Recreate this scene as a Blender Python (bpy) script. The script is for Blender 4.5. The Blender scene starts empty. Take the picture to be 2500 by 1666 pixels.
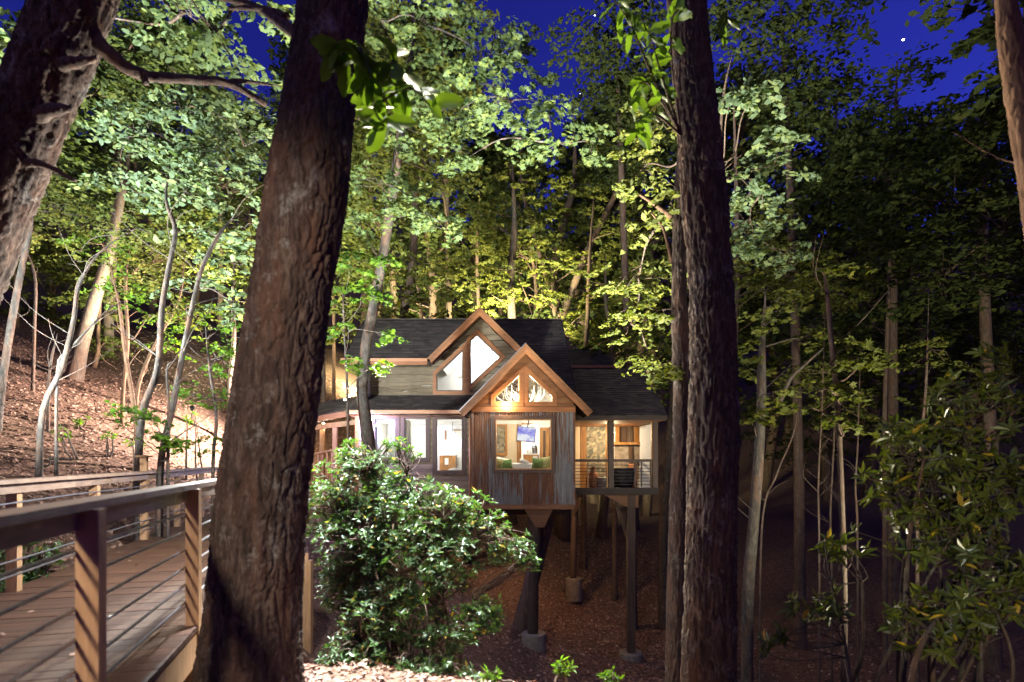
import bpy, bmesh, math, random
import numpy as np
from mathutils import Vector, Matrix

R = math.radians
scene = bpy.context.scene
COL = scene.collection
rng = np.random.default_rng(11)
random.seed(11)

# ------------------------------------------------------------------ camera
F = 1400.0            # focal length in photograph pixels (2500 wide)
HX, HY = 1250.0, 1120.0   # where the level view axis meets the picture
cam_d = bpy.data.cameras.new('camera')
cam = bpy.data.objects.new('camera', cam_d)
COL.objects.link(cam)
cam.location = (0, 0, 0)
cam.rotation_euler = (R(90), 0, 0)
cam_d.sensor_width = 36.0
cam_d.lens = 36.0 * F / 2500.0
cam_d.shift_y = (HY - 833.0) / 2500.0
cam_d.clip_start = 0.05
cam_d.clip_end = 2000
cam_d.dof.use_dof = True
cam_d.dof.focus_distance = 17.0
cam_d.dof.aperture_fstop = 1.4
scene.camera = cam

# ------------------------------------------------------------------ sky, fill sun, exposure
world = bpy.data.worlds.new('World')
scene.world = world
world.use_nodes = True
wn = world.node_tree
wn.nodes.clear()
w_out = wn.nodes.new('ShaderNodeOutputWorld')
w_bg = wn.nodes.new('ShaderNodeBackground')
w_sky = wn.nodes.new('ShaderNodeTexSky')
w_sky.sky_type = 'NISHITA'
w_sky.sun_disc = False
w_sky.sun_elevation = R(2.0)
w_sky.sun_rotation = R(60)
w_sky.air_density = 1.0
w_sky.ozone_density = 6.0
w_sky.dust_density = 0.0
w_tint = wn.nodes.new('ShaderNodeMixRGB')
w_tint.blend_type = 'MULTIPLY'
w_tint.inputs[0].default_value = 1.0
w_tint.inputs[2].default_value = (1.75, 0.20, 0.66, 1)
wn.links.new(w_sky.outputs[0], w_tint.inputs[1])
wn.links.new(w_tint.outputs[0], w_bg.inputs[0])
w_bg.inputs[1].default_value = 0.12
wn.links.new(w_bg.outputs[0], w_out.inputs[0])

sun_d = bpy.data.lights.new('fill_sun', 'SUN')  # weak sun from behind the viewpoint, added to lift the shadows
sun_d.energy = 0.055
sun_d.angle = R(10)
sun_d.color = (0.95, 0.88, 0.90)
sun = bpy.data.objects.new('fill_sun', sun_d)
COL.objects.link(sun)
sun.rotation_euler = (R(52), 0, R(-18))

vs = scene.view_settings
vs.view_transform = 'Standard'
vs.look = 'None'
vs.gamma = 1.0
vs.exposure = 2.0
vs.use_curve_mapping = False
scene.render.engine = 'CYCLES'
cy = scene.cycles
cy.use_denoising = True
cy.max_bounces = 5
cy.diffuse_bounces = 2
cy.glossy_bounces = 2
cy.transmission_bounces = 2
cy.transparent_max_bounces = 6
cy.use_adaptive_sampling = True
cy.adaptive_threshold = 0.03
cy.caustics_reflective = False
cy.caustics_refractive = False
cy.sample_clamp_indirect = 4.0
cy.sample_clamp_direct = 30.0


def P(px, py, d):
    """point at depth d seen at photograph pixel (px, py)"""
    return np.array([(px - HX) / F * d, d, (HY - py) / F * d])


# ------------------------------------------------------------------ noise
def _hash(ix, iy, iz):
    h = (ix.astype(np.int64) * 374761393 + iy.astype(np.int64) * 668265263 + iz.astype(np.int64) * 2147483647 + 144665) & 0xffffffff
    h = ((h ^ (h >> 13)) * 1274126177) & 0xffffffff
    h = ((h ^ (h >> 16)) * 2246822519) & 0xffffffff
    return ((h ^ (h >> 15)) & 0xffff) / 65535.0


def vnoise(x, y, z):
    x, y, z = np.broadcast_arrays(np.asarray(x, float), np.asarray(y, float), np.asarray(z, float))
    xi, yi, zi = np.floor(x), np.floor(y), np.floor(z)
    fx, fy, fz = x - xi, y - yi, z - zi
    fx, fy, fz = [f * f * (3 - 2 * f) for f in (fx, fy, fz)]
    r = 0
    for a in (0, 1):
        for b in (0, 1):
            for c in (0, 1):
                w = (fx if a else 1 - fx) * (fy if b else 1 - fy) * (fz if c else 1 - fz)
                r = r + w * _hash(xi + a, yi + b, zi + c)
    return r


# ------------------------------------------------------------------ materials
MATS = {}


class NT:
    def __init__(self, name):
        self.m = bpy.data.materials.new(name)
        self.m.use_nodes = True
        self.t = self.m.node_tree
        self.t.nodes.clear()
        self.out = self.n('ShaderNodeOutputMaterial')

    def n(self, typ, **kw):
        nd = self.t.nodes.new(typ)
        for k, v in kw.items():
            setattr(nd, k, v)
        return nd

    def l(self, a, b):
        self.t.links.new(a, b)

    def coord(self, scale=(1, 1, 1)):
        tc = self.n('ShaderNodeTexCoord')
        mp = self.n('ShaderNodeMapping')
        mp.inputs['Scale'].default_value = scale
        self.l(tc.outputs['Object'], mp.inputs['Vector'])
        return mp.outputs[0]

    def noise(self, vec, scale, detail=4, rough=0.55, dist=0.0):
        nd = self.n('ShaderNodeTexNoise')
        nd.inputs['Scale'].default_value = scale
        nd.inputs['Detail'].default_value = detail
        nd.inputs['Roughness'].default_value = rough
        nd.inputs['Distortion'].default_value = dist
        if vec is not None:
            self.l(vec, nd.inputs['Vector'])
        return nd.outputs['Fac']

    def ramp(self, fac, stops):
        nd = self.n('ShaderNodeValToRGB')
        els = nd.color_ramp.elements
        while len(els) > 1:
            els.remove(els[-1])
        els[0].position = stops[0][0]
        els[0].color = (*stops[0][1], 1)
        for p, c in stops[1:]:
            e = els.new(p)
            e.color = (*c, 1)
        self.l(fac, nd.inputs[0])
        return nd.outputs[0]

    def mix(self, fac, a, b, mode='MIX'):
        nd = self.n('ShaderNodeMixRGB')
        nd.blend_type = mode
        for i, v in ((0, fac), (1, a), (2, b)):
            if isinstance(v, (int, float)):
                nd.inputs[i].default_value = v
            elif isinstance(v, tuple):
                nd.inputs[i].default_value = (*v, 1)
            else:
                self.l(v, nd.inputs[i])
        return nd.outputs[0]

    def bump(self, h, strength=0.4, dist=0.02):
        nd = self.n('ShaderNodeBump')
        nd.inputs['Strength'].default_value = strength
        nd.inputs['Distance'].default_value = dist
        self.l(h, nd.inputs['Height'])
        return nd.outputs[0]

    def pbr(self, col, rough=0.7, normal=None, metal=0.0, spec=0.4):
        p = self.n('ShaderNodeBsdfPrincipled')
        if isinstance(col, tuple):
            p.inputs['Base Color'].default_value = (*col, 1)
        else:
            self.l(col, p.inputs['Base Color'])
        if isinstance(rough, (int, float)):
            p.inputs['Roughness'].default_value = rough
        else:
            self.l(rough, p.inputs['Roughness'])
        p.inputs['Metallic'].default_value = metal
        p.inputs['Specular IOR Level'].default_value = spec
        if normal is not None:
            self.l(normal, p.inputs['Normal'])
        return p.outputs[0]

    def done(self, sh):
        self.l(sh, self.out.inputs['Surface'])
        MATS[self.m.name] = self.m
        return self.m


def m_wood(name, c0, c1, axis='X', rough=0.6, scale=6.0, obj_var=0.25):
    t = NT(name)
    sc = {'X': (0.12, 1, 1), 'Y': (1, 0.12, 1), 'Z': (1, 1, 0.12)}[axis]
    v = t.coord(sc)
    n1 = t.noise(v, scale * 3, 6, 0.65, 0.6)
    n2 = t.noise(t.coord(), 1.3, 3)
    col = t.ramp(n1, [(0.3, c0), (0.7, c1)])
    col = t.mix(t.ramp(n2, [(0.35, (0.35, 0.35, 0.35)), (0.7, (0, 0, 0))]), col, tuple(x * 0.5 for x in c0))
    oi = t.n('ShaderNodeObjectInfo')
    vr = t.ramp(oi.outputs['Random'], [(0, (1 - obj_var,) * 3), (1, (1 + obj_var * 0.4,) * 3)])
    col = t.mix(1.0, col, vr, 'MULTIPLY')
    return t.done(t.pbr(col, rough, t.bump(n1, 0.35, 0.01)))


def m_plain(name, c, rough=0.6, metal=0.0, var=0.12, spec=0.4, bump=0.1, nscale=9):
    t = NT(name)
    n = t.noise(t.coord(), nscale, 5)
    col = t.ramp(n, [(0.3, tuple(x * (1 - var) for x in c)), (0.7, tuple(min(1, x * (1 + var)) for x in c))])
    return t.done(t.pbr(col, rough, t.bump(n, bump, 0.01), metal, spec))


def m_emit(name, c, s):
    t = NT(name)
    e = t.n('ShaderNodeEmission')
    e.inputs[0].default_value = (*c, 1)
    e.inputs[1].default_value = s
    t.m.cycles.emission_sampling = 'NONE'
    return t.done(e.outputs[0])


def m_bark(name, c0, c1, c2, vscale=(9, 9, 1.6), bstr=0.9, lichen=0.0):
    t = NT(name)
    v = t.coord(vscale)
    n1 = t.noise(v, 1.6, 8, 0.62, 0.8)
    n2 = t.noise(t.coord((30, 30, 9)), 1.0, 6, 0.7)
    n3 = t.noise(t.coord(), 0.9, 4)
    col = t.ramp(n1, [(0.30, c0), (0.5, c1), (0.72, c2)])
    col = t.mix(t.ramp(n2, [(0.35, (0.6,) * 3), (0.62, (0,) * 3)]), col, c0)
    if lichen > 0:
        l1 = t.noise(t.coord((2.2, 2.2, 1.5)), 1.6, 9, 0.78)
        l2 = t.noise(t.coord((22, 22, 8)), 1.0, 7, 0.75, 0.6)
        l3 = t.noise(t.coord((5, 5, 1.2)), 1.3, 6, 0.7)
        col = t.mix(t.ramp(l3, [(0.48, (0,) * 3), (0.62, (0.7,) * 3)]), col, (0.115, 0.058, 0.034))
        col = t.mix(t.ramp(l2, [(0.56, (0,) * 3), (0.68, (0.6,) * 3)]), col, (0.23, 0.18, 0.14))
        col = t.mix(t.ramp(l1, [(0.57, (0,) * 3), (0.66, (lichen,) * 3)]), col, (0.31, 0.30, 0.26))
    col = t.mix(t.ramp(n3, [(0.4, (0,) * 3), (0.75, (0.4,) * 3)]), col, tuple(x * 0.55 for x in c1))
    h = t.mix(0.55, n1, n2)
    return t.done(t.pbr(col, 0.9, t.bump(h, bstr, 0.03), 0, 0.2))


def m_leaf(name, c, dark=0.55, trans=0.35, rough=0.45, spec=0.4, yellow=0.0, hue=(0.25, 0.9, 0.4)):
    t = NT(name)
    g = t.n('ShaderNodeNewGeometry')
    rnd = g.outputs['Random Per Island']
    n = t.noise(t.coord(), 0.8, 3)
    c_d = tuple(x * dark for x in c)
    c_y = (c[0] * 1.35, c[1] * 1.12, c[2] * 0.75)
    stops = [(0.0, c_d), (0.45, c), (0.8, c_y), (0.97, tuple(min(1, x * 1.15) for x in c_y))]
    if yellow > 0:
        stops.append((1 - yellow, (0.45, 0.30, 0.03)))
    col = t.ramp(rnd, stops)
    col = t.mix(t.ramp(n, [(0.35, (0.35,) * 3), (0.65, (0,) * 3)]), col, c_d)
    p = t.pbr(col, rough, None, 0, spec)
    tr = t.n('ShaderNodeBsdfTranslucent')
    c2 = t.mix(1.0, col, (1.35, 1.5, 0.5), 'MULTIPLY')
    t.l(c2, tr.inputs[0])
    ms = t.n('ShaderNodeMixShader')
    ms.inputs[0].default_value = trans
    t.l(p, ms.inputs[1])
    t.l(tr.outputs[0], ms.inputs[2])
    return t.done(ms.outputs[0])


# woods and metals
m_wood('deck_wood', (0.052, 0.022, 0.011), (0.108, 0.048, 0.025), 'X', 0.6)
m_wood('rail_wood', (0.20, 0.125, 0.08), (0.37, 0.255, 0.175), 'Y', 0.55)
m_wood('post_wood', (0.32, 0.17, 0.075), (0.54, 0.33, 0.17), 'Z', 0.6)
m_wood('cedar_trim', (0.22, 0.075, 0.022), (0.38, 0.15, 0.048), 'X', 0.5, 4)
m_wood('cedar_board', (0.16, 0.062, 0.020), (0.29, 0.125, 0.045), 'X', 0.6, 4)
m_wood('weathered_siding', (0.16, 0.12, 0.075), (0.32, 0.245, 0.155), 'X', 0.75, 4)
m_wood('dark_frame', (0.055, 0.028, 0.017), (0.11, 0.058, 0.035), 'Z', 0.5, 4)
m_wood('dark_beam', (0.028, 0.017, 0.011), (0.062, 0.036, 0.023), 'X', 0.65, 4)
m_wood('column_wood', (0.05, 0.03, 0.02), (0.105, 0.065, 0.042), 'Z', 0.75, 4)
m_wood('honey_wood', (0.30, 0.13, 0.035), (0.55, 0.28, 0.09), 'Z', 0.4, 4)
m_wood('floor_wood', (0.22, 0.12, 0.06), (0.36, 0.21, 0.11), 'X', 0.4, 4)
m_plain('steel_rod', (0.33, 0.33, 0.36), 0.35, 0.8)
m_plain('concrete', (0.21, 0.175, 0.135), 0.9, 0, 0.25, 0.2, 0.4)
m_plain('plaster_white', (0.80, 0.79, 0.76), 0.8, 0, 0.03)
m_plain('plaster_cream', (0.70, 0.58, 0.42), 0.8, 0, 0.05)
m_plain('porcelain', (0.85, 0.85, 0.84), 0.15, 0, 0.02)
m_plain('linen', (0.75, 0.73, 0.68), 0.9, 0, 0.06, 0.2, 0.4, 30)
m_plain('black_plastic', (0.02, 0.02, 0.022), 0.4)
m_plain('charcoal_fabric', (0.03, 0.028, 0.032), 0.9)
m_plain('steel_pot', (0.25, 0.25, 0.27), 0.3, 0.9)
m_plain('antler', (0.70, 0.66, 0.58), 0.5)
m_plain('gutter_paint', (0.40, 0.19, 0.095), 0.35, 0.1, 0.08)
m_plain('stone', (0.30, 0.25, 0.20), 0.85, 0, 0.35, 0.3, 0.6, 5)
m_plain('terracotta', (0.45, 0.20, 0.10), 0.8)
m_plain('lamp_black', (0.02, 0.02, 0.02), 0.5, 0.4)

# green cushion, patterned cushion
m_plain('green_fabric', (0.10, 0.19, 0.06), 0.9, 0, 0.15, 0.2, 0.5, 40)
t = NT('patterned_fabric')
tc = t.n('ShaderNodeTexCoord')
mp = t.n('ShaderNodeMapping')
mp.inputs['Rotation'].default_value = (0, R(45), 0)
t.l(tc.outputs['Object'], mp.inputs['Vector'])
ck = t.n('ShaderNodeTexBrick')
ck.inputs['Scale'].default_value = 7
ck.inputs['Color1'].default_value = (0.55, 0.50, 0.26, 1)
ck.inputs['Color2'].default_value = (0.42, 0.45, 0.20, 1)
ck.inputs['Mortar'].default_value = (0.10, 0.13, 0.03, 1)
ck.inputs['Mortar Size'].default_value = 0.05
sx = t.n('ShaderNodeSeparateXYZ'); t.l(mp.outputs[0], sx.inputs[0])
cx_ = t.n('ShaderNodeCombineXYZ'); t.l(sx.outputs[0], cx_.inputs[0]); t.l(sx.outputs[2], cx_.inputs[1])
t.l(cx_.outputs[0], ck.inputs['Vector'])
t.done(t.pbr(ck.outputs[0], 0.9))

# shingles
t = NT('shingle')
g = t.n('ShaderNodeNewGeometry')
col = t.ramp(g.outputs['Random Per Island'], [(0, (0.038, 0.031, 0.028)), (0.6, (0.066, 0.052, 0.043)), (1, (0.10, 0.077, 0.060))])
n = t.noise(t.coord(), 60, 4)
col = t.mix(0.5, col, t.ramp(n, [(0.3, (0.55,) * 3), (0.7, (1.3,) * 3)]), 'MULTIPLY')
t.done(t.pbr(col, 0.9, t.bump(n, 0.4, 0.01), 0, 0.3))

# rusted corrugated steel
t = NT('rusted_steel')
n1 = t.noise(t.coord((5.5, 5.5, 0.5)), 1.0, 5, 0.6, 0.4)
n2 = t.noise(t.coord((14, 14, 3)), 1.0, 6, 0.7)
oi = t.n('ShaderNodeObjectInfo')
addn = t.n('ShaderNodeMath', operation='ADD')
t.l(n1, addn.inputs[0])
mul = t.n('ShaderNodeMath', operation='MULTIPLY_ADD')
t.l(oi.outputs['Random'], mul.inputs[0]); mul.inputs[1].default_value = 0.22; mul.inputs[2].default_value = -0.11
t.l(mul.outputs[0], addn.inputs[1])
rust = t.ramp(n2, [(0.3, (0.085, 0.034, 0.018)), (0.55, (0.165, 0.072, 0.036)), (0.75, (0.23, 0.115, 0.062))])
zinc = t.ramp(n2, [(0.3, (0.14, 0.135, 0.13)), (0.7, (0.25, 0.245, 0.235))])
msk = t.ramp(addn.outputs[0], [(0.50, (0,) * 3), (0.60, (1,) * 3)])
t.done(t.pbr(t.mix(msk, rust, zinc), 0.65, t.bump(n2, 0.2, 0.01), 0.15, 0.4))

# barks
m_bark('oak_bark', (0.018, 0.012, 0.009), (0.075, 0.050, 0.036), (0.19, 0.14, 0.105), (11, 11, 2.2), 1.0, 0.65)
m_bark('pale_bark', (0.024, 0.02, 0.017), (0.062, 0.051, 0.042), (0.125, 0.107, 0.09), (7, 7, 2.5), 0.5, 0.3)
m_bark('brown_bark', (0.045, 0.03, 0.022), (0.11, 0.075, 0.055), (0.19, 0.14, 0.10), (9, 9, 2), 0.7, 0.1)
m_bark('orange_bark', (0.06, 0.032, 0.018), (0.15, 0.08, 0.045), (0.25, 0.145, 0.085), (8, 8, 2), 0.8, 0.0)

# leaves
m_leaf('maple_leaf', (0.088, 0.128, 0.046), 0.6, 0.42, 0.6, 0.22)
m_leaf('pale_leaf', (0.105, 0.150, 0.075), 0.6, 0.4, 0.55, 0.3)
m_leaf('bright_leaf', (0.085, 0.165, 0.020), 0.65, 0.48, 0.5, 0.25)
m_leaf('olive_leaf', (0.100, 0.115, 0.026), 0.6, 0.42, 0.6, 0.2)
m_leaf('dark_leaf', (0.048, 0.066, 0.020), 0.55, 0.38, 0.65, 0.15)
m_leaf('laurel_leaf', (0.058, 0.125, 0.036), 0.5, 0.3, 0.40, 0.6, 0.03)
m_leaf('rhododendron_leaf', (0.080, 0.105, 0.022), 0.5, 0.25, 0.28, 0.6, 0.03)
m_leaf('near_leaf', (0.12, 0.21, 0.035), 0.6, 0.5, 0.4, 0.5)

# leaf litter, ground
t = NT('litter_leaf')
g = t.n('ShaderNodeNewGeometry')
col = t.ramp(g.outputs['Random Per Island'], [(0, (0.09, 0.045, 0.03)), (0.35, (0.17, 0.092, 0.062)), (0.7, (0.27, 0.155, 0.108)), (1, (0.38, 0.25, 0.18))])
t.done(t.pbr(col, 0.75, None, 0, 0.25))
t = NT('forest_floor')
v = t.coord()
n1 = t.noise(v, 7.0, 8, 0.72, 0.3)
n2 = t.noise(v, 0.55, 4)
n3 = t.noise(v, 28, 5, 0.7)
col = t.ramp(n1, [(0.3, (0.075, 0.04, 0.026)), (0.5, (0.17, 0.095, 0.064)), (0.7, (0.30, 0.185, 0.13))])
col = t.mix(t.ramp(n3, [(0.4, (0.5,) * 3), (0.6, (0,) * 3)]), col, (0.06, 0.035, 0.025))
col = t.mix(t.ramp(n2, [(0.45, (0,) * 3), (0.7, (0.5,) * 3)]), col, (0.13, 0.09, 0.05))
t.done(t.pbr(col, 0.95, t.bump(t.mix(0.5, n1, n3), 1.0, 0.06), 0, 0.15))

# glass
def m_glass(name, tint=(1, 1, 1)):
    t = NT(name)
    tr = t.n('ShaderNodeBsdfTransparent')
    tr.inputs[0].default_value = (*tint, 1)
    gl = t.n('ShaderNodeBsdfGlossy')
    gl.inputs['Roughness'].default_value = 0.03
    fr = t.n('ShaderNodeFresnel')
    fr.inputs[0].default_value = 1.45
    ms = t.n('ShaderNodeMixShader')
    t.l(fr.outputs[0], ms.inputs[0])
    t.l(tr.outputs[0], ms.inputs[1])
    t.l(gl.outputs[0], ms.inputs[2])
    return t.done(ms.outputs[0])
m_glass('window_glass', (0.95, 0.97, 0.96))
m_emit('warm_bulb', (1.0, 0.78, 0.45), 18)
m_emit('white_bulb', (0.9, 0.95, 1.0), 18)
m_emit('star_light', (0.9, 0.9, 1.0), 6)

# television picture
t = NT('television_picture')
n = t.noise(t.coord((1.6, 1, 2.2)), 1.1, 4, 0.6)
col = t.ramp(n, [(0.38, (0.22, 0.20, 0.75)), (0.48, (0.45, 0.45, 0.95)), (0.56, (0.95, 0.95, 1.0))])
e = t.n('ShaderNodeEmission'); t.l(col, e.inputs[0]); e.inputs[1].default_value = 0.25
t.done(e.outputs[0])

# woven picture / fabric art
t = NT('mosaic_art')
vo = t.n('ShaderNodeTexVoronoi'); vo.inputs['Scale'].default_value = 9
t.l(t.coord(), vo.inputs['Vector'])
col = t.ramp(vo.outputs['Color'], [(0.2, (0.10, 0.11, 0.09)), (0.5, (0.23, 0.19, 0.14)), (0.8, (0.36, 0.33, 0.22))])
t.done(t.pbr(col, 0.7))


# ------------------------------------------------------------------ mesh helpers
class MB:
    """collects pieces for one mesh"""
    def __init__(self):
        self.v, self.f3, self.f4, self.n = [], [], [], 0

    def add(self, verts, quads=None, tris=None):
        verts = np.asarray(verts, float).reshape(-1, 3)
        if quads is not None and len(quads):
            self.f4.append(np.asarray(quads, np.int64).reshape(-1, 4) + self.n)
        if tris is not None and len(tris):
            self.f3.append(np.asarray(tris, np.int64).reshape(-1, 3) + self.n)
        self.v.append(verts)
        self.n += len(verts)

    def box(self, a, b):
        x0, y0, z0 = np.minimum(a, b)
        x1, y1, z1 = np.maximum(a, b)
        v = [(x0, y0, z0), (x1, y0, z0), (x1, y1, z0), (x0, y1, z0), (x0, y0, z1), (x1, y0, z1), (x1, y1, z1), (x0, y1, z1)]
        q = [(0, 3, 2, 1), (4, 5, 6, 7), (0, 1, 5, 4), (1, 2, 6, 5), (2, 3, 7, 6), (3, 0, 4, 7)]
        self.add(v, q)

    def bar(self, p, q, w, h, up=(0, 0, 1)):
        """rectangular bar from p to q, width w (sideways), height h (along up)"""
        p, q = np.array(p, float), np.array(q, float)
        d = (q - p) / np.linalg.norm(q - p)
        s = np.cross(d, up)
        s /= np.linalg.norm(s)
        u = np.cross(s, d)
        c = []
        for e in (p, q):
            for a, b in ((-1, -1), (1, -1), (1, 1), (-1, 1)):
                c.append(e + s * a * w / 2 + u * b * h / 2)
        self.add(c, [(0, 1, 2, 3), (7, 6, 5, 4), (0, 4, 5, 1), (1, 5, 6, 2), (2, 6, 7, 3), (3, 7, 4, 0)])

    def tube(self, pts, radii, sides=8, cap=True, disp=None, smooth_n=None):
        v, q, t3 = tube_arrays(pts, radii, sides, cap, disp, smooth_n)
        self.add(v, q, t3)

    def prism(self, poly, y0, y1):
        """polygon in the XZ plane, extruded from y0 to y1"""
        n = len(poly)
        v = [(x, y0, z) for x, z in poly] + [(x, y1, z) for x, z in poly]
        q = [(i, (i + 1) % n, n + (i + 1) % n, n + i) for i in range(n)]
        tr = [(0, i + 1, i) for i in range(1, n - 1)] + [(n, n + i, n + i + 1) for i in range(1, n - 1)]
        self.add(v, q, tr)

    def slab(self, pts, thick):
        """planar 3-D polygon (counter-clockwise from above, may be concave) given thickness downward"""
        pts = [Vector(p) for p in pts]
        n = len(pts)
        from mathutils.geometry import tessellate_polygon
        tri = tessellate_polygon([pts])
        nor = Vector((0, 0, 0))
        for i in range(n):
            nor += pts[i].cross(pts[(i + 1) % n])
        nor.normalize()
        if nor.z < 0:
            nor = -nor
        low = [p - nor * thick for p in pts]
        v = [tuple(p) for p in pts + low]
        tr = []
        for a, b, c in tri:
            tr.append((a, b, c))
            tr.append((n + a, n + c, n + b))
        q = [(i, (i + 1) % n, n + (i + 1) % n, n + i) for i in range(n)]
        self.add(v, q, tr)

    def lathe(self, c, prof, sides=20):
        c = np.array(c, float)
        th = np.linspace(0, 2 * np.pi, sides, endpoint=False)
        v = []
        for r, z in prof:
            for a in th:
                v.append(c + (r * math.cos(a), r * math.sin(a), z))
        q = []
        m = len(prof)
        for i in range(m - 1):
            for j in range(sides):
                k = (j + 1) % sides
                q.append((i * sides + j, i * sides + k, (i + 1) * sides + k, (i + 1) * sides + j))
        tr = []
        for i in range(1, sides - 1):
            tr.append((0, i + 1, i))
            b = (m - 1) * sides
            tr.append((b, b + i, b + i + 1))
        self.add(v, q, tr)

    def sphere(self, c, r, seg=12, rings=8, sc=(1, 1, 1)):
        prof = [(max(1e-4, r * math.sin(math.pi * i / rings)) , -r * math.cos(math.pi * i / rings)) for i in range(rings + 1)]
        mb = MB()
        mb.lathe((0, 0, 0), prof, seg)
        self.add(mb.v[0] * np.array(sc) + np.array(c), mb.f4[0], mb.f3[0])

    def mesh(self, name, mat=None, smooth=False):
        v = np.concatenate(self.v) if self.v else np.zeros((0, 3))
        f3 = np.concatenate(self.f3) if self.f3 else np.zeros((0, 3), np.int64)
        f4 = np.concatenate(self.f4) if self.f4 else np.zeros((0, 4), np.int64)
        me = bpy.data.meshes.new(name)
        me.vertices.add(len(v))
        me.vertices.foreach_set('co', v.astype(np.float32).ravel())
        loops = np.concatenate([f3.ravel(), f4.ravel()]).astype(np.int32)
        me.loops.add(len(loops))
        me.loops.foreach_set('vertex_index', loops)
        starts = np.concatenate([np.arange(len(f3)) * 3, len(f3) * 3 + np.arange(len(f4)) * 4]).astype(np.int32)
        me.polygons.add(len(starts))
        me.polygons.foreach_set('loop_start', starts)
        me.update(calc_edges=True)
        me.validate()
        me.polygons.foreach_set('use_smooth', np.full(len(me.polygons), bool(smooth)))
        if mat:
            me.materials.append(MATS[mat])
        return me

    def obj(self, name, mat, parent=None, smooth=False, origin=None):
        if origin is not None:
            o3 = np.array(origin, float)
            self.v = [a - o3 for a in self.v]
        ob = bpy.data.objects.new(name, self.mesh(name, mat, smooth))
        COL.objects.link(ob)
        if origin is not None:
            ob.location = origin
        if parent is not None:
            adopt(ob, parent)
        return ob


def adopt(ob, parent):
    """parent an object placed in world coordinates without moving it"""
    m = world_of(parent)
    ob.parent = parent
    ob.matrix_parent_inverse = m.inverted()


def world_of(o):
    m = o.matrix_basis.copy()
    while o.parent is not None:
        m = o.matrix_parent_inverse @ m
        o = o.parent
        m = o.matrix_basis @ m
    return m


def catmull(pts, n):
    pts = np.asarray(pts, float)
    if len(pts) == 2:
        s = np.linspace(0, 1, n)[:, None]
        return pts[0] * (1 - s) + pts[1] * s
    e = np.vstack([2 * pts[0] - pts[1], pts, 2 * pts[-1] - pts[-2]])
    m = len(pts) - 1
    u = np.linspace(0, m, n)
    i = np.minimum(u.astype(int), m - 1)
    t = (u - i)[:, None]
    p0, p1, p2, p3 = e[i], e[i + 1], e[i + 2], e[i + 3]
    return 0.5 * (2 * p1 + (p2 - p0) * t + (2 * p0 - 5 * p1 + 4 * p2 - p3) * t ** 2 + (3 * p1 - p0 - 3 * p2 + p3) * t ** 3)


def tube_arrays(pts, radii, sides=8, cap=True, disp=None, n=None):
    pts = np.asarray(pts, float)
    radii = np.asarray(radii, float) * np.ones(len(pts)) if np.ndim(radii) == 0 else np.asarray(radii, float)
    if n:
        ri = np.interp(np.linspace(0, len(radii) - 1, n), np.arange(len(radii)), radii)
        pts = catmull(pts, n)
        radii = ri
    k = len(pts)
    tan = np.gradient(pts, axis=0)
    tan /= np.linalg.norm(tan, axis=1)[:, None] + 1e-9
    ref = np.array([0.0, 1.0, 0.0]) if abs(tan[0][1]) < 0.9 else np.array([1.0, 0, 0])
    a = np.cross(tan, ref)
    a /= np.linalg.norm(a, axis=1)[:, None] + 1e-9
    b = np.cross(tan, a)
    th = np.linspace(0, 2 * np.pi, sides, endpoint=False)
    c, s = np.cos(th), np.sin(th)
    rad = radii[:, None] * np.ones((k, sides))
    if disp is not None:
        seg = np.concatenate([[0], np.cumsum(np.linalg.norm(np.diff(pts, axis=0), axis=1))])
        rad = rad + disp(radii[:, None] * c[None], radii[:, None] * s[None], seg[:, None] * np.ones((1, sides)), th[None] * np.ones((k, 1)))
    v = pts[:, None, :] + rad[..., None] * (c[None, :, None] * a[:, None, :] + s[None, :, None] * b[:, None, :])
    i, j = np.meshgrid(np.arange(k - 1), np.arange(sides), indexing='ij')
    jn = (j + 1) % sides
    q = np.stack([i * sides + j, (i + 1) * sides + j, (i + 1) * sides + jn, i * sides + jn], -1).reshape(-1, 4)
    tr = []
    if cap:
        for x in range(1, sides - 1):
            tr.append((0, x, x + 1))
            bb = (k - 1) * sides
            tr.append((bb, bb + x + 1, bb + x))
    return v.reshape(-1, 3), q, tr


def empty(name, label, cat, loc=(0, 0, 0), group=None, kind=None):
    o = bpy.data.objects.new(name, None)
    COL.objects.link(o)
    o.location = [float(x) for x in loc]
    o.empty_display_size = 0.2
    tag(o, label, cat, group, kind)
    return o


def tag(o, label=None, cat=None, group=None, kind=None):
    if label:
        o['label'] = label
    if cat:
        o['category'] = cat
    if group:
        o['group'] = group
    if kind:
        o['kind'] = kind
    return o


def share(mesh, name, parent, loc, rot=(0, 0, 0), scale=(1, 1, 1)):
    o = bpy.data.objects.new(name, mesh)
    COL.objects.link(o)
    o.location = loc
    o.rotation_euler = rot
    o.scale = scale
    if parent:
        adopt(o, parent)
    return o


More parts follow.
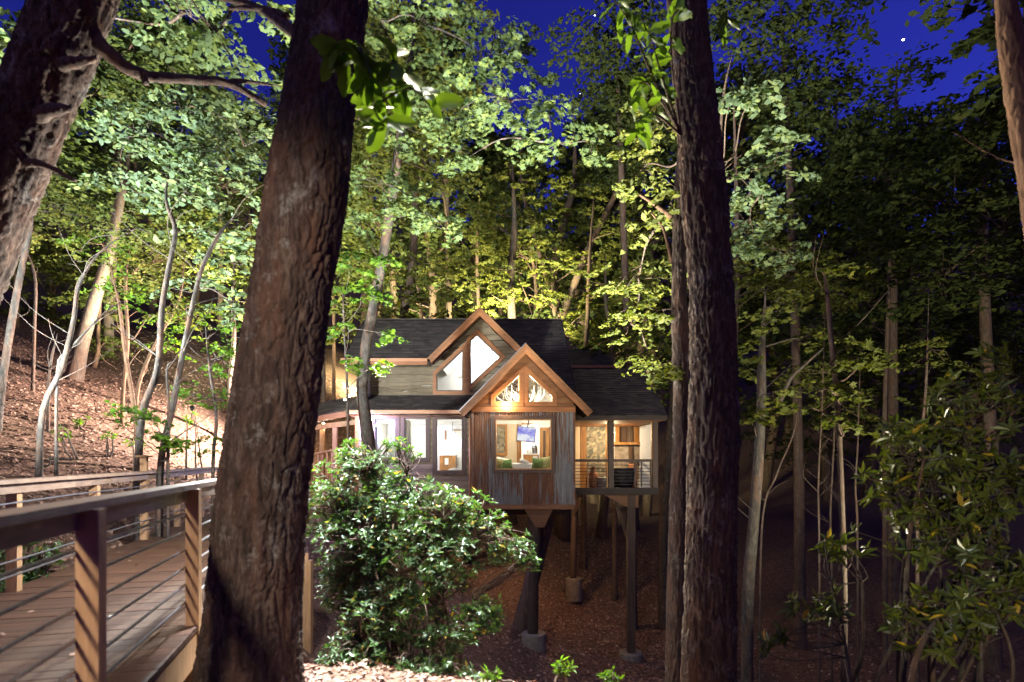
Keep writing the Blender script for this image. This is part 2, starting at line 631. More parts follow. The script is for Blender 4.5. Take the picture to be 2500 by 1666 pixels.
def rbox(mb_name, size, bevel, mat, parent, loc, rot=(0, 0, 0), seg=3, puff=0.0):
    """rounded box centred at loc"""
    bm = bmesh.new()
    bmesh.ops.create_cube(bm, size=1)
    bmesh.ops.scale(bm, vec=size, verts=bm.verts)
    if puff:
        bmesh.ops.subdivide_edges(bm, edges=bm.edges[:], cuts=6, use_grid_fill=True)
        for v in bm.verts:
            fx, fz = abs(v.co.x) / (size[0] / 2), abs(v.co.z) / (size[2] / 2)
            k = (1 - fx ** 2.5) * (1 - fz ** 2.5)
            v.co.y *= 0.25 + 1.1 * k
            v.co.x *= 1 - 0.10 * (1 - fz)
            v.co.z *= 1 - 0.10 * (1 - fx)
    else:
        bmesh.ops.bevel(bm, geom=bm.edges[:], offset=bevel, segments=seg, affect='EDGES', profile=0.6)
    me = bpy.data.meshes.new(mb_name)
    bm.to_mesh(me)
    bm.free()
    for p in me.polygons:
        p.use_smooth = True
    me.materials.append(MATS[mat])
    o = bpy.data.objects.new(mb_name, me)
    COL.objects.link(o)
    o.location = [float(x) for x in loc]
    o.rotation_euler = rot
    if parent:
        adopt(o, parent)
    return o


# ------------------------------------------------------------------ terrain
CP = np.array([
    (0, 0, -1.7), (1.5, 1, -1.75), (-1.5, 2, -1.75), (0.5, 4.0, -1.72), (2.0, 3.4, -1.85), (-1.2, 5.5, -1.85), (3.2, 3.0, -2.2),
    (-3, 4, -1.85), (-4.5, 4, -1.75), (-6, 5, -1.5), (-6.5, 9, -1.2), (-4.5, 10, -2.6), (-5.5, 15, -2.2), (-7.5, 14, -0.9), (-8.5, 14, 0.0), (-10.7, 12, 0.5),
    (-15, 12, 2.0), (-15.4, 20, 2.7), (-10.7, 20, 1.5), (-8.6, 20, 0.0), (-6.5, 19.5, -1.7), (-9.4, 27, 3.0), (-6, 30, 2.6), (-25, 20, 6), (-25, 40, 10), (-10, 45, 7),
    (-3.0, 10, -4.3), (-3, 15, -4.2), (-3, 20, -3.8), (0, 9, -4.3), (0.75, 19, -6.3), (4.2, 20.6, -7.12), (2.9, 27, -6.35), (2, 14, -6.2), (5.3, 34, -4.6), (3.2, 33, -4.7),
    (-2, 27, -3.5), (0, 35, -2.0), (9, 50, -4.2), (0, 55, 1), (8, 12, -6.3), (15, 12, -5.5), (8, 20, -7.1), (15, 25, -5.8), (16, 32, -3.6), (30, 40, -1.5),
    (5, 5, -3.8), (8, 6, -4.6), (14, 6, -4.5), (30, 15, -3), (30, 25, -3.5), (0, 90, 18), (-50, 90, 40), (50, 90, 24), (90, 40, 16), (-70, 30, 30), (-60, -5, 10),
    (60, -5, -2), (0, -12, -1.5), (-20, -5, 1), (20, -8, -3), (-4, -4, -1.7),
], float)


def tps_fit(cp):
    n = len(cp)
    d = np.linalg.norm(cp[:, None, :2] - cp[None, :, :2], axis=2)
    K = d ** 2 * np.log(d + 1e-9)
    K += np.eye(n) * 6.0
    Pm = np.hstack([np.ones((n, 1)), cp[:, :2]])
    A = np.zeros((n + 3, n + 3))
    A[:n, :n] = K
    A[:n, n:] = Pm
    A[n:, :n] = Pm.T
    return np.linalg.solve(A, np.concatenate([cp[:, 2], np.zeros(3)]))


TW = tps_fit(CP)


def ground(x, y, rough=True):
    x, y = np.asarray(x, float), np.asarray(y, float)
    sh = x.shape
    xf, yf = x.ravel(), y.ravel()
    z = TW[-3] + TW[-2] * xf + TW[-1] * yf
    for i in range(len(CP)):
        d2 = (xf - CP[i, 0]) ** 2 + (yf - CP[i, 1]) ** 2
        z = z + TW[i] * 0.5 * d2 * np.log(d2 + 1e-9)
    # the bank by the path: a level shelf that breaks off
    edge = 4.75 - 0.26 * xf + 0.35 * (vnoise(xf * 1.7, 3.1, 0.5) - 0.5)
    m = np.clip((edge - yf) / 0.35, 0, 1) * np.clip((xf + 2.6) / 0.6, 0, 1) * np.clip((3.3 - xf) / 0.8, 0, 1)
    m = m * m * (3 - 2 * m)
    shelf = -1.72
    z = z * (1 - m) + shelf * m
    b = np.clip((yf - edge) / 1.2, 0, 1) * np.clip((xf + 1.9) / 0.6, 0, 1) * np.clip((7 - yf) / 2, 0, 1) * np.clip((3.3 - xf) / 0.8, 0, 1)
    z = z - 0.9 * b
    if rough:
        near = np.clip(1.5 - np.hypot(xf, yf) / 60, 0.3, 1)
        z = z + near * (0.16 * (vnoise(xf * 0.9, yf * 0.9, 1.5) - 0.5) + 0.07 * (vnoise(xf * 3.1, yf * 3.1, 4.5) - 0.5) + 0.035 * (vnoise(xf * 9, yf * 9, 7.5) - 0.5))
    return z.reshape(sh)


def gz(x, y):
    return float(ground(np.array([x]), np.array([y]))[0])


def sspace(lo, hi, c, n, k=3.2):
    u = np.linspace(-1, 1, n)
    s = np.sinh(u * k) / np.sinh(k)
    return np.where(s < 0, c + s * (c - lo), c + s * (hi - c))


gx, gy = np.meshgrid(sspace(-160, 160, -2, 300), sspace(-40, 200, 7, 320), indexing='ij')
gzv = ground(gx, gy)
ni, nj = gx.shape
ii, jj = np.meshgrid(np.arange(ni - 1), np.arange(nj - 1), indexing='ij')
mb = MB()
mb.add(np.stack([gx, gy, gzv], -1).reshape(-1, 3), np.stack([ii * nj + jj, (ii + 1) * nj + jj, (ii + 1) * nj + jj + 1, ii * nj + jj + 1], -1).reshape(-1, 4))
tag(mb.obj('ground', 'forest_floor', smooth=True), 'leaf covered forest floor falling into a ravine', 'ground', kind='structure')

# fallen leaves
LEAF_FLAT = np.array([(0, -0.5, 0), (-0.28, -0.12, 0.07), (-0.2, 0.25, 0.05), (0, 0.5, 0.1), (0.2, 0.25, 0.05), (0.28, -0.12, 0.07)])
LEAF_Q = np.array([(0, 1, 2, 3), (0, 3, 4, 5)])
DIAMOND = np.array([(0, -0.5, 0), (-0.3, 0.0, 0.06), (0, 0.5, 0), (0.3, 0.0, 0.06)])
DIAMOND_Q = np.array([(0, 3, 2, 1)])
_m = []
for a, r in ((-150, 0.32), (-120, 0.30), (-95, 0.50), (-65, 0.26), (-35, 0.62), (-15, 0.32), (0, 0.72)):
    _m.append((math.sin(R(a)) * r, math.cos(R(a)) * r - 0.1))
_m = _m + [(-x, y) for x, y in _m[-2::-1]]
MAPLE = np.array([(0, -0.35, 0)] + [(x, y, -0.12 * (abs(x) + max(0, y)) ) for x, y in _m])
MAPLE_T = np.array([(0, i, i + 1) for i in range(1, len(_m))])
LONG = np.array([(0, 0, 0), (-0.14, 0.25, 0.05), (-0.15, 0.62, 0.05), (0, 1.0, -0.06), (0.15, 0.62, 0.05), (0.14, 0.25, 0.05)])


def frames(nrm, spin):
    """rotation matrices whose third axis is nrm, turned by spin"""
    nrm = nrm / (np.linalg.norm(nrm, axis=1)[:, None] + 1e-9)
    ref = np.where(np.abs(nrm[:, 2:3]) < 0.95, np.array([[0, 0, 1.0]]), np.array([[1.0, 0, 0]]))
    a = np.cross(ref, nrm)
    a /= np.linalg.norm(a, axis=1)[:, None] + 1e-9
    b = np.cross(nrm, a)
    c, s = np.cos(spin)[:, None], np.sin(spin)[:, None]
    return np.stack([a * c + b * s, -a * s + b * c, nrm], axis=2)


def leaves_into(mb, pos, nrm, spin, size, tmpl, quads=None, tris=None, aspect=None):
    M = frames(nrm, spin)
    n = len(pos)
    v = tmpl[None] * np.asarray(size).reshape(-1, 1, 1)
    v = np.einsum('nij,nkj->nki', M, v) + pos[:, None, :]
    k = len(tmpl)
    off = (np.arange(n) * k)[:, None, None]
    mb.add(v.reshape(-1, 3), None if quads is None else (quads[None] + off).reshape(-1, 4), None if tris is None else (tris[None] + off).reshape(-1, 3))


def scatter_litter(x0, x1, y0, y1, n, size):
    x = rng.uniform(x0, x1, n)
    y = rng.uniform(y0, y1, n)
    z = ground(x, y)
    e = 0.15
    nx = -(ground(x + e, y, False) - ground(x - e, y, False)) / (2 * e)
    ny = -(ground(x, y + e, False) - ground(x, y - e, False)) / (2 * e)
    nr = np.stack([nx, ny, np.ones(n)], 1)
    nr /= np.linalg.norm(nr, axis=1)[:, None]
    nr = nr + rng.normal(0, 0.33, (n, 3))
    return np.stack([x, y, z + 0.012], 1), nr, size * rng.uniform(0.6, 1.35, n)


mb = MB()
for box_, n_, s_ in (((-22, -6.2, 6, 30), 60000, 0.085), ((-2.4, 3.2, 2.6, 5.2), 9000, 0.055), ((-4, 8, 12, 36), 22000, 0.12),
                     ((-6.5, -1.5, 2, 20), 7000, 0.10), ((3, 14, 6, 24), 9000, 0.12)):
    p_, nr_, sz_ = scatter_litter(*box_, n_, s_)
    leaves_into(mb, p_, nr_, rng.uniform(0, 6.28, n_), sz_, DIAMOND, DIAMOND_Q)
tag(mb.obj('fallen_leaves', 'litter_leaf'), 'brown fallen leaves covering the hillside and bank', 'leaves', kind='stuff')

# ------------------------------------------------------------------ the treehouse
FLOOR = -1.22
house = empty('treehouse', 'timber treehouse with two glazed gables and rusted steel bay standing on tall posts', 'house', (0.75, 19.0, -6.3))


def iv(poly, z):
    """interval of x inside a convex polygon (x, z) at height z"""
    xs = []
    n = len(poly)
    for i in range(n):
        (x0, z0), (x1, z1) = poly[i], poly[(i + 1) % n]
        if abs(z1 - z0) < 1e-9:
            if abs(z - z0) < 1e-6:
                xs += [x0, x1]
            continue
        t_ = (z - z0) / (z1 - z0)
        if -1e-9 <= t_ <= 1 + 1e-9:
            xs.append(x0 + t_ * (x1 - x0))
    return (min(xs), max(xs)) if xs else None


def boards(parent, outer, wins, y, thick, row_h, mat, name='board', wavy=0.0, lap=0.012, joined=False):
    zlo, zhi = min(p[1] for p in outer), max(p[1] for p in outer)
    br = set(np.round(np.arange(zlo, zhi, row_h), 4)) | {round(zhi, 4)}
    for w in [outer] + list(wins):
        for p in w:
            if zlo < p[1] < zhi:
                br.add(round(p[1], 4))
    br = sorted(br)
    allmb = MB()
    for k in range(len(br) - 1):
        a, b = br[k], br[k + 1]
        if b - a < 0.004:
            continue
        ea, eb = a + 2e-4, b - 2e-4
        spans = [(iv(outer, ea), iv(outer, eb))]
        if spans[0][0] is None or spans[0][1] is None:
            continue
        for w in wins:
            wa, wb = iv(w, ea), iv(w, eb)
            if wa is None or wb is None:
                continue
            new = []
            for (s0, s1) in spans:
                if wa[0] >= s0[1] or wa[1] <= s0[0]:
                    new.append((s0, s1))
                    continue
                if wa[0] > s0[0] or wb[0] > s1[0]:
                    new.append(((s0[0], wa[0]), (s1[0], wb[0])))
                if wa[1] < s0[1] or wb[1] < s1[1]:
                    new.append(((wa[1], s0[1]), (wb[1], s1[1])))
            spans = new
        for s0, s1 in spans:
            if max(s0[1] - s0[0], s1[1] - s1[0]) < 0.01:
                continue
            m_ = allmb if joined else MB()
            n = max(2, int((s0[1] - s0[0]) / 0.12)) if wavy else 2
            u = np.linspace(0, 1, n)
            x0_, x1_ = s0[0] + u * (s0[1] - s0[0]), s1[0] + u * (s1[1] - s1[0])
            wv = wavy * (vnoise(x0_ * 2.3, a * 31.7, 0.5) + 0.6 * vnoise(x0_ * 6, a * 17.7, 2.5) - 0.8) if wavy else np.zeros(n)
            tilt = lap
            fl = np.stack([x0_, np.full(n, y - thick - tilt), a - 0.012 + wv], 1)
            fh = np.stack([x1_, np.full(n, y - thick + tilt * 0.3), np.full(n, b)], 1)
            bl = np.stack([x0_, np.full(n, y), a - 0.012 + wv], 1)
            bh = np.stack([x1_, np.full(n, y), np.full(n, b)], 1)
            if joined:
                fl[:, 2] = bl[:, 2] = a
            v = np.concatenate([fl, fh, bh, bl])
            q = []
            for i in range(n - 1):
                q += [(i, i + 1, n + i + 1, n + i), (n + i, n + i + 1, 2 * n + i + 1, 2 * n + i), (3 * n + i, 2 * n + i, 2 * n + i + 1, 3 * n + i + 1), (i, 3 * n + i, 3 * n + i + 1, i + 1)]
            q += [(0, n, 2 * n, 3 * n), (n - 1, 4 * n - 1, 3 * n - 1, 2 * n - 1)]
            m_.add(v, q)
            if not joined:
                c = v.mean(0)
                m_.obj(name, mat, parent, origin=c)
    if joined:
        return allmb.obj(name, mat, parent)


def offset_poly(poly, w):
    """convex polygon grown outward by w"""
    n = len(poly)
    area = sum(poly[i][0] * poly[(i + 1) % n][1] - poly[(i + 1) % n][0] * poly[i][1] for i in range(n))
    if area < 0:
        poly = poly[::-1]
    out = []
    for i in range(n):
        p0, p1, p2 = (np.array(poly[(i + k) % n], float) for k in (-1, 0, 1))
        d1, d2 = (p1 - p0) / np.linalg.norm(p1 - p0), (p2 - p1) / np.linalg.norm(p2 - p1)
        n1, n2 = np.array([d1[1], -d1[0]]), np.array([d2[1], -d2[0]])
        bis = n1 + n2
        bis /= np.linalg.norm(bis)
        k = min(w / max(0.3, bis @ n1), abs(w) * 2.4) if w > 0 else w / max(0.3, bis @ n1)
        out.append(tuple(p1 + bis * k))
    return out, poly


def ring(mb, poly, w0, w1, y0, y1):
    a, _ = offset_poly(poly, w0)
    b, _ = offset_poly(poly, w1)
    n = len(a)
    v = [(x, y0, z) for x, z in a] + [(x, y0, z) for x, z in b] + [(x, y1, z) for x, z in a] + [(x, y1, z) for x, z in b]
    q = []
    for i in range(n):
        j = (i + 1) % n
        q += [(i, j, n + j, n + i), (2 * n + i, 3 * n + i, 3 * n + j, 2 * n + j), (i, 2 * n + i, 2 * n + j, j), (n + i, n + j, 3 * n + j, 3 * n + i)]
    mb.add(v, q)


def window(parent, poly, y, w=0.10, proud=0.05, mat='dark_frame', label=None, inner='cedar_trim', pane=True):
    c = np.array(poly).mean(0)
    m_ = MB()
    ring(m_, poly, 0.0, w, y - proud, y + 0.06)
    fr = m_.obj('window', mat, parent, origin=(c[0], y, c[1]))
    if label:
        fr['label'] = label
    m_ = MB()
    ring(m_, poly, -0.035, 0.0, y - proud + 0.025, y + 0.10)
    m_.obj('sash', inner, fr)
    if pane:
        pp, _ = offset_poly(poly, -0.03)
        m_ = MB()
        m_.prism(pp, y + 0.030, y + 0.036)
        m_.obj('pane', 'window_glass', fr)
    return fr


def rect(x0, z0, x1, z1):
    return [(x0, z0), (x1, z0), (x1, z1), (x0, z1)]


def pxpoly(pts, d):
    return [(P(x, y, d)[0], P(x, y, d)[2]) for x, y in pts]


def shingles(parent, A, B, C, D, clip=None, exposure=0.145, tab=0.30):
    """overlapping tabs on the slope A (eave left) B (eave right) C (ridge right) D (ridge left); clip: polygon in (u, v) metres to keep"""
    A, B, C, D = (np.array(p, float) for p in (A, B, C, D))
    nor = np.cross(B - A, D - A)
    nor /= np.linalg.norm(nor)
    if nor[2] < 0:
        nor = -nor
    ux = (B - A) / np.linalg.norm(B - A)
    vx = np.cross(nor, ux)
    if vx @ (D - A) < 0:
        vx = -vx
    H = (D - A) @ vx
    quad = [((p - A) @ ux, (p - A) @ vx) for p in (A, B, C, D)]
    polys = [quad] if clip is None else [[((np.array(p) - A) @ ux, (np.array(p) - A) @ vx) for p in clip]]

    def inside(x, y, poly):
        r_ = False
        n = len(poly)
        for i in range(n):
            (x0, y0), (x1, y1) = poly[i], poly[(i + 1) % n]
            if (y0 > y) != (y1 > y) and x < (x1 - x0) * (y - y0) / (y1 - y0) + x0:
                r_ = not r_
        return r_
    us = [p[0] for p in polys[0]]
    vs_ = [p[1] for p in polys[0]]
    mb = MB()
    vv = min(vs_)
    row = 0
    while vv < max(vs_) - 0.02:
        u = min(us) - random.uniform(0, tab) - (tab / 2 if row % 2 else 0)
        while u < max(us):
            w = tab * random.uniform(0.75, 1.2)
            a, b = max(u, min(us) - 0.02), min(u + w - 0.006, max(us) + 0.02)
            v1 = min(vv + exposure + 0.03, max(vs_))
            if b - a > 0.03 and inside((a + b) / 2, vv + exposure * 0.5, polys[0]):
                lift = 0.016 + random.uniform(0, 0.008)
                p0 = A + ux * a + vx * (vv - 0.01) + nor * lift
                p1 = A + ux * b + vx * (vv - 0.01) + nor * lift
                p2 = A + ux * b + vx * v1 + nor * 0.004
                p3 = A + ux * a + vx * v1 + nor * 0.004
                q0, q1 = p0 - nor * (lift - 0.002), p1 - nor * (lift - 0.002)
                mb.add([p0, p1, p2, p3, q0, q1], [(0, 1, 2, 3), (4, 5, 1, 0)])
            u += w
        vv += exposure
        row += 1
    o = mb.obj('shingles', 'shingle', parent)
    o['kind'] = 'stuff'
    return o


# --- roofs
EZ, EY, SL = 3.58, 20.7, 0.70          # upper eave height, depth, pitch
RY = 23.8
RZ = EZ + SL * (RY - EY)


def on_main(x, y):
    return (x, y, EZ + SL * (y - EY))


XL, XR = -6.1, 2.05
GX, GZ = P(1172, 757, 20.7)[0], EZ + 1.82          # large gable apex
GH = 1.86                                          # half width
vy = EY + (GZ - EZ) / SL
main_poly = [on_main(XL, EY), on_main(GX - GH, EY), on_main(GX, vy), on_main(GX + GH, EY), on_main(0.46, EY), on_main(XR, 18.42), on_main(XR, RY), on_main(XL, RY)]
mb = MB(); mb.slab(main_poly, 0.10)
roof_main = mb.obj('roof', 'shingle', house)
roof_main['label'] = 'long dark shingled main roof'
shingles(roof_main, on_main(XL, 18.42), on_main(XR, 18.42), on_main(XR, RY), on_main(XL, RY), clip=main_poly)
mb = MB(); mb.slab([(XL, RY, RZ + 0.003), (XR, RY, RZ + 0.003), (XR, 27.2, EZ - 0.1), (XL, 27.2, EZ - 0.1)], 0.10)
mb.obj('roof_back', 'shingle', roof_main)
mb = MB(); mb.bar((XL, RY, RZ + 0.02), (XR, RY, RZ + 0.02), 0.22, 0.04); mb.obj('ridge_cap', 'shingle', roof_main)
# eave fascia + gutter, upper left
mb = MB(); mb.box((XL, EY - 0.03, EZ - 0.20), (GX - GH - 0.05, EY + 0.0, EZ + 0.0)); mb.obj('fascia', 'cedar_trim', roof_main)
mb = MB(); mb.box((XL - 0.05, EY - 0.15, EZ - 0.10), (GX - GH - 0.02, EY - 0.035, EZ + 0.02)); mb.obj('gutter', 'gutter_paint', roof_main)
mb = MB(); mb.box((XL, EY + 0.003, EZ - 0.17), (GX - GH, EY + 0.62, EZ - 0.14)); mb.obj('soffit', 'weathered_siding', roof_main)
for sx_ in (XL, XR):
    mb = MB()
    yb = EY if sx_ == XL else 18.42
    s_ = -1 if sx_ == XL else 1
    mb.bar((sx_ + 0.02 * s_, yb, EZ + SL * (yb - EY) - 0.09), (sx_ + 0.02 * s_, RY, RZ - 0.09), 0.03, 0.20)
    mb.obj('rake_board', 'dark_beam', roof_main)


def gable(parent_label, cx_, ez, az, hw, yf, yb_l, yb_top, fascia_mat, strip=True):
    """gable roof: apex (cx, yf, az), eaves at cx +- hw"""
    root = None
    for s_ in (-1, 1):
        e0 = (cx_ + s_ * hw, yf, ez)
        e1 = (cx_ + s_ * hw, yb_l, ez)
        a0 = (cx_, yf, az)
        a1 = (cx_, yb_top, az)
        poly = [e0, a0, a1, e1] if s_ < 0 else [a0, e0, e1, a1]
        m_ = MB(); m_.slab(poly, 0.09)
        o = m_.obj('roof', 'shingle', house)
        o['label'] = parent_label + (' left slope' if s_ < 0 else ' right slope')
        if s_ < 0:
            shingles(o, (cx_ - hw, yb_top, ez), e0, a0, a1, clip=[e0, a0, a1, e1])
        else:
            shingles(o, e0, (cx_ + hw, yb_top, ez), a1, a0, clip=[e0, a0, a1, e1])
        # barge boards on the front edge: a dark outer one and a lit inner one
        d = np.array([cx_ - e0[0], 0, az - ez])
        d /= np.linalg.norm(d)
        nrm = np.array([-d[2] * s_, 0, d[0] * s_])
        nrm = nrm if nrm[2] < 0 else -nrm
        L = math.hypot(hw, az - ez)
        for off, hgt, yy0, yy1, mt, nm in ((0.055, 0.115, yf - 0.045, yf + 0.0, 'cedar_board', 'barge_board'), (0.165, 0.105, yf - 0.022, yf + 0.03, fascia_mat, 'fascia')):
            m_ = MB()
            p0 = np.array(e0) + nrm * off
            p1 = np.array(a0) + nrm * off
            # mitre at the apex: vertical cut at cx
            k = hgt / 2
            def at(pp, kk):
                return pp + nrm * kk
            lo0, hi0 = at(p0, k), at(p0, -k)
            lo1, hi1 = at(p1, k), at(p1, -k)
            lo1 = lo1 + d * ((cx_ - lo1[0]) / d[0])
            hi1 = hi1 + d * ((cx_ - hi1[0]) / d[0])
            m_.prism([(lo0[0], lo0[2]), (lo1[0], lo1[2]), (hi1[0], hi1[2]), (hi0[0], hi0[2])], yy0, yy1)
            m_.obj(nm, mt, o)
        # boarded soffit under the overhang
        m_ = MB()
        po = [np.array(e0) + nrm * 0.10, np.array(a0) + np.array([0, 0, -0.14]), np.array(a0) + np.array([0, 0.75, -0.14]), np.array(e0) + nrm * 0.10 + np.array([0, 0.75, 0])]
        m_.slab([tuple(x + np.array([0, 0.035, 0])) for x in (po if s_ < 0 else po[::-1])], 0.02)
        m_.obj('soffit', 'cedar_board', o)
        root = root or o
    return root


gable('large gable roof', GX, EZ, GZ, GH, 20.45, EY, vy, 'cedar_trim')
BX, BZ, BEZ, BH = P(1284, 840, 17.9)[0], P(1284, 840, 17.9)[2], P(1115, 1005, 17.9)[2], 2.09
gable('small front gable roof', BX, BEZ, BZ, BH, 17.9, 21.2, 21.2, 'cedar_trim')
# bright flashing line on the small gable's left edge
mb = MB(); mb.bar((BX - BH - 0.02, 17.88, BEZ + 0.0), (BX, 17.88, BZ + 0.03), 0.03, 0.02); mb.obj('drip_edge', 'steel_rod', house)

# lower pent roof on the left
pent = [(-5.5, 19.55, 1.66), (-1.52, 19.55, 1.66), (-0.82, 21.28, 2.36), (-5.2, 21.28, 2.36)]
mb = MB(); mb.slab(pent, 0.08); ro = mb.obj('roof', 'shingle', house); ro['label'] = 'low pent roof above the ground floor windows'
shingles(ro, (-5.5, 19.55, 1.66), (-0.82, 19.55, 1.66), (-0.82, 21.28, 2.36), (-5.5, 21.28, 2.36), clip=pent)
mb = MB(); mb.box((-5.55, 19.40, 1.52), (-1.66, 19.535, 1.64)); mb.obj('gutter', 'gutter_paint', ro)
mb = MB(); mb.box((-5.5, 19.57, 1.44), (-1.55, 19.98, 1.47)); mb.obj('soffit', 'cedar_board', ro)

# porch roof on the right
PY0, PZ0, PY1 = 20.0, 1.50, 23.0
PZ1 = PZ0 + SL * (PY1 - PY0)
porch_poly = [(2.06, PY0, PZ0), (5.40, PY0, PZ0), (5.20, PY1, PZ1), (2.06, PY1, PZ1)]
mb = MB(); mb.slab(porch_poly, 0.09); ro = mb.obj('roof', 'shingle', house); ro['label'] = 'dark porch roof right of the gables'
shingles(ro, *porch_poly)
mb = MB(); mb.slab([(2.06, PY1, PZ1 + 0.003), (5.2, PY1, PZ1 + 0.003), (5.4, 26.5, PZ0), (2.06, 26.5, PZ0)], 0.09); mb.obj('roof_back', 'shingle', ro)
mb = MB(); mb.box((2.06, PY0 - 0.03, PZ0 - 0.16), (5.42, PY0 - 0.002, PZ0 - 0.0)); mb.obj('fascia', 'dark_beam', ro)
mb = MB(); mb.slab([(2.06, PY0, 1.36), (5.36, PY0, 1.36), (5.36, 23.9, 1.36), (2.06, 23.9, 1.36)], 0.03); mb.obj('porch_ceiling', 'cedar_board', ro)

# small hipped roof behind
hz0, hz1 = P(0, 893, 27)[2], P(0, 853, 29)[2]
h_a, h_b = P(1330, 893, 27)[0], P(1512, 893, 27)[0]
r_a, r_b = P(1340, 853, 29)[0], P(1466, 853, 29)[0]
hip = [(h_a, 27, hz0), (h_b, 27, hz0), (r_b, 29, hz1), (r_a, 29, hz1)]
mb = MB(); mb.slab(hip, 0.08); ro = mb.obj('roof', 'shingle', house); ro['label'] = 'small dark hipped roof at the back'
shingles(ro, *hip)
mb = MB(); mb.slab([(h_b, 27, hz0), (h_b, 31, hz0), (r_b, 29, hz1)], 0.08); mb.obj('hip_end', 'shingle', ro)
mb = MB(); mb.slab([(r_a, 29, hz1 + .003), (r_b, 29, hz1 + .003), (h_b, 31, hz0), (h_a, 31, hz0)], 0.08); mb.obj('roof_back', 'shingle', ro)
mb = MB(); mb.box((h_a, 26.86, hz0 - 0.12), (h_b + 0.05, 26.99, hz0 + 0.0)); mb.obj('gutter', 'gutter_paint', ro)
mb = MB(); mb.box((h_a + 0.2, 27.35, FLOOR), (h_b - 0.3, 27.45, hz0 - 0.05)); mb.obj('wall', 'weathered_siding', house)

# --- front walls
W1 = pxpoly([(914, 1119), (968, 1119), (968, 1021), (914, 1021)], 20)
W2 = pxpoly([(988, 1120), (1042, 1120), (1042, 1021), (988, 1021)], 20)
W3 = pxpoly([(1065, 1151), (1130, 1151), (1130, 1022), (1065, 1022)], 20)
lower = [(-5.36, -1.75), (-1.27, -1.75), (-1.27, 1.45), (-5.36, 1.45)]
wins = [W1, W2, W3]
boards(house, lower, wins, 20.0, 0.05, 0.20, 'weathered_siding')
boards(house, lower, wins, 20.06, 0.03, 9, 'plaster_white', name='wall_lining', joined=True)
for w, lb in ((W1, 'white lit window nearest the entrance'), (W2, 'white lit window, middle of the low row'), (W3, 'tall lit window beside the steel bay')):
    window(house, w, 19.95, 0.12, 0.03, 'dark_frame', lb, 'dark_frame')
mb = MB(); mb.box((-1.38, 19.88, -1.75), (-1.285, 19.99, 1.42)); mb.obj('corner_post', 'post_wood', house)
mb = MB(); mb.box((-5.45, 19.9, -1.75), (-5.33, 20.0, 1.44)); mb.obj('corner_post', 'cedar_trim', house)
mb = MB(); mb.tube([(-1.46, 19.9, 1.42), (-1.46, 19.9, -1.7)], 0.035, 8); mb.obj('downspout', 'gutter_paint', house, smooth=True)

UY = 21.3
upper = [(-5.28, 2.05), (0.9, 2.05), (0.9, 3.42), (-5.28, 3.42)]
LW = pxpoly([(1066, 956), (1131, 956), (1131, 854), (1066, 914)], UY)
RW = pxpoly([(1148, 943), (1223, 873), (1167, 818), (1148, 833)], UY)
gab = [(GX - GH + 0.05, 3.42), (GX + GH - 0.05, 3.42), (GX, 3.42 + GH - 0.08)]
boards(house, upper, [LW, RW], UY, 0.05, 0.27, 'weathered_siding', wavy=0.10, lap=0.055)
boards(house, gab, [LW, RW], UY, 0.05, 0.24, 'weathered_siding', wavy=0.07, lap=0.055)
boards(house, upper, [LW, RW], UY + 0.06, 0.03, 9, 'plaster_white', name='wall_lining', joined=True)
boards(house, gab, [LW, RW], UY + 0.06, 0.03, 9, 'plaster_white', name='wall_lining', joined=True)
window(house, LW, UY - 0.06, 0.13, 0.05, 'cedar_trim', 'lit left pane of the large gable', 'dark_frame')
window(house, RW, UY - 0.06, 0.13, 0.06, 'cedar_trim', 'lit right pane of the large gable', 'dark_frame')
# frame boards round the pair
mb = MB()
q_ = pxpoly([(1131.5, 962), (1147.5, 962), (1147.5, 836), (1131.5, 850)], UY - 0.12)
mb.prism(q_, UY - 0.14, UY - 0.05); mb.obj('mullion', 'cedar_trim', house)

# bay
BY = 18.5
BL, BR = P(1154, 0, BY)[0], P(1402, 0, BY)[0]
b_top = P(0, 1000, BY)[2]
b_bot = P(0, 1232, BY)[2]
BW = pxpoly([(1210, 1147), (1346, 1147), (1346, 1024), (1210, 1024)], BY)
TL = pxpoly([(1207, 984), (1270, 984), (1270, 912), (1207, 970)], BY)
TR = pxpoly([(1289, 984), (1351, 984), (1351, 968), (1289, 911)], BY)
k_ = (BZ - 0.22)
g2 = [(BL, b_top), (BR, b_top), (BR, k_ - (BR - BX)), (BX, k_), (BL, k_ - (BX - BL))]
boards(house, g2, [TL, TR], BY, 0.04, 0.19, 'cedar_board', lap=0.008)
boards(house, g2, [TL, TR], BY + 0.05, 0.03, 9, 'plaster_white', name='wall_lining', joined=True)
boards(house, rect(BL, b_bot, BR, b_top), [BW], BY + 0.05, 0.03, 9, 'plaster_cream', name='wall_lining', joined=True)
window(house, TL, BY - 0.05, 0.11, 0.03, 'cedar_trim', 'lit left triangle window of the small gable', 'honey_wood')
window(house, TR, BY - 0.05, 0.11, 0.035, 'cedar_trim', 'lit right triangle window of the small gable', 'honey_wood')
window(house, BW, BY - 0.07, 0.11, 0.04, 'dark_frame', 'large picture window in the rusted bay', 'honey_wood')
mb = MB(); mb.box((BL - 0.03, BY - 0.10, b_top - 0.09), (BR + 0.03, BY - 0.042, b_top + 0.07)); mb.obj('band_board', 'cedar_trim', house)
mb = MB(); mb.prism(pxpoly([(1271, 984), (1288, 984), (1288, 905), (1280, 895), (1271, 905)], BY), BY - 0.075, BY - 0.043); mb.obj('mullion', 'cedar_trim', house)


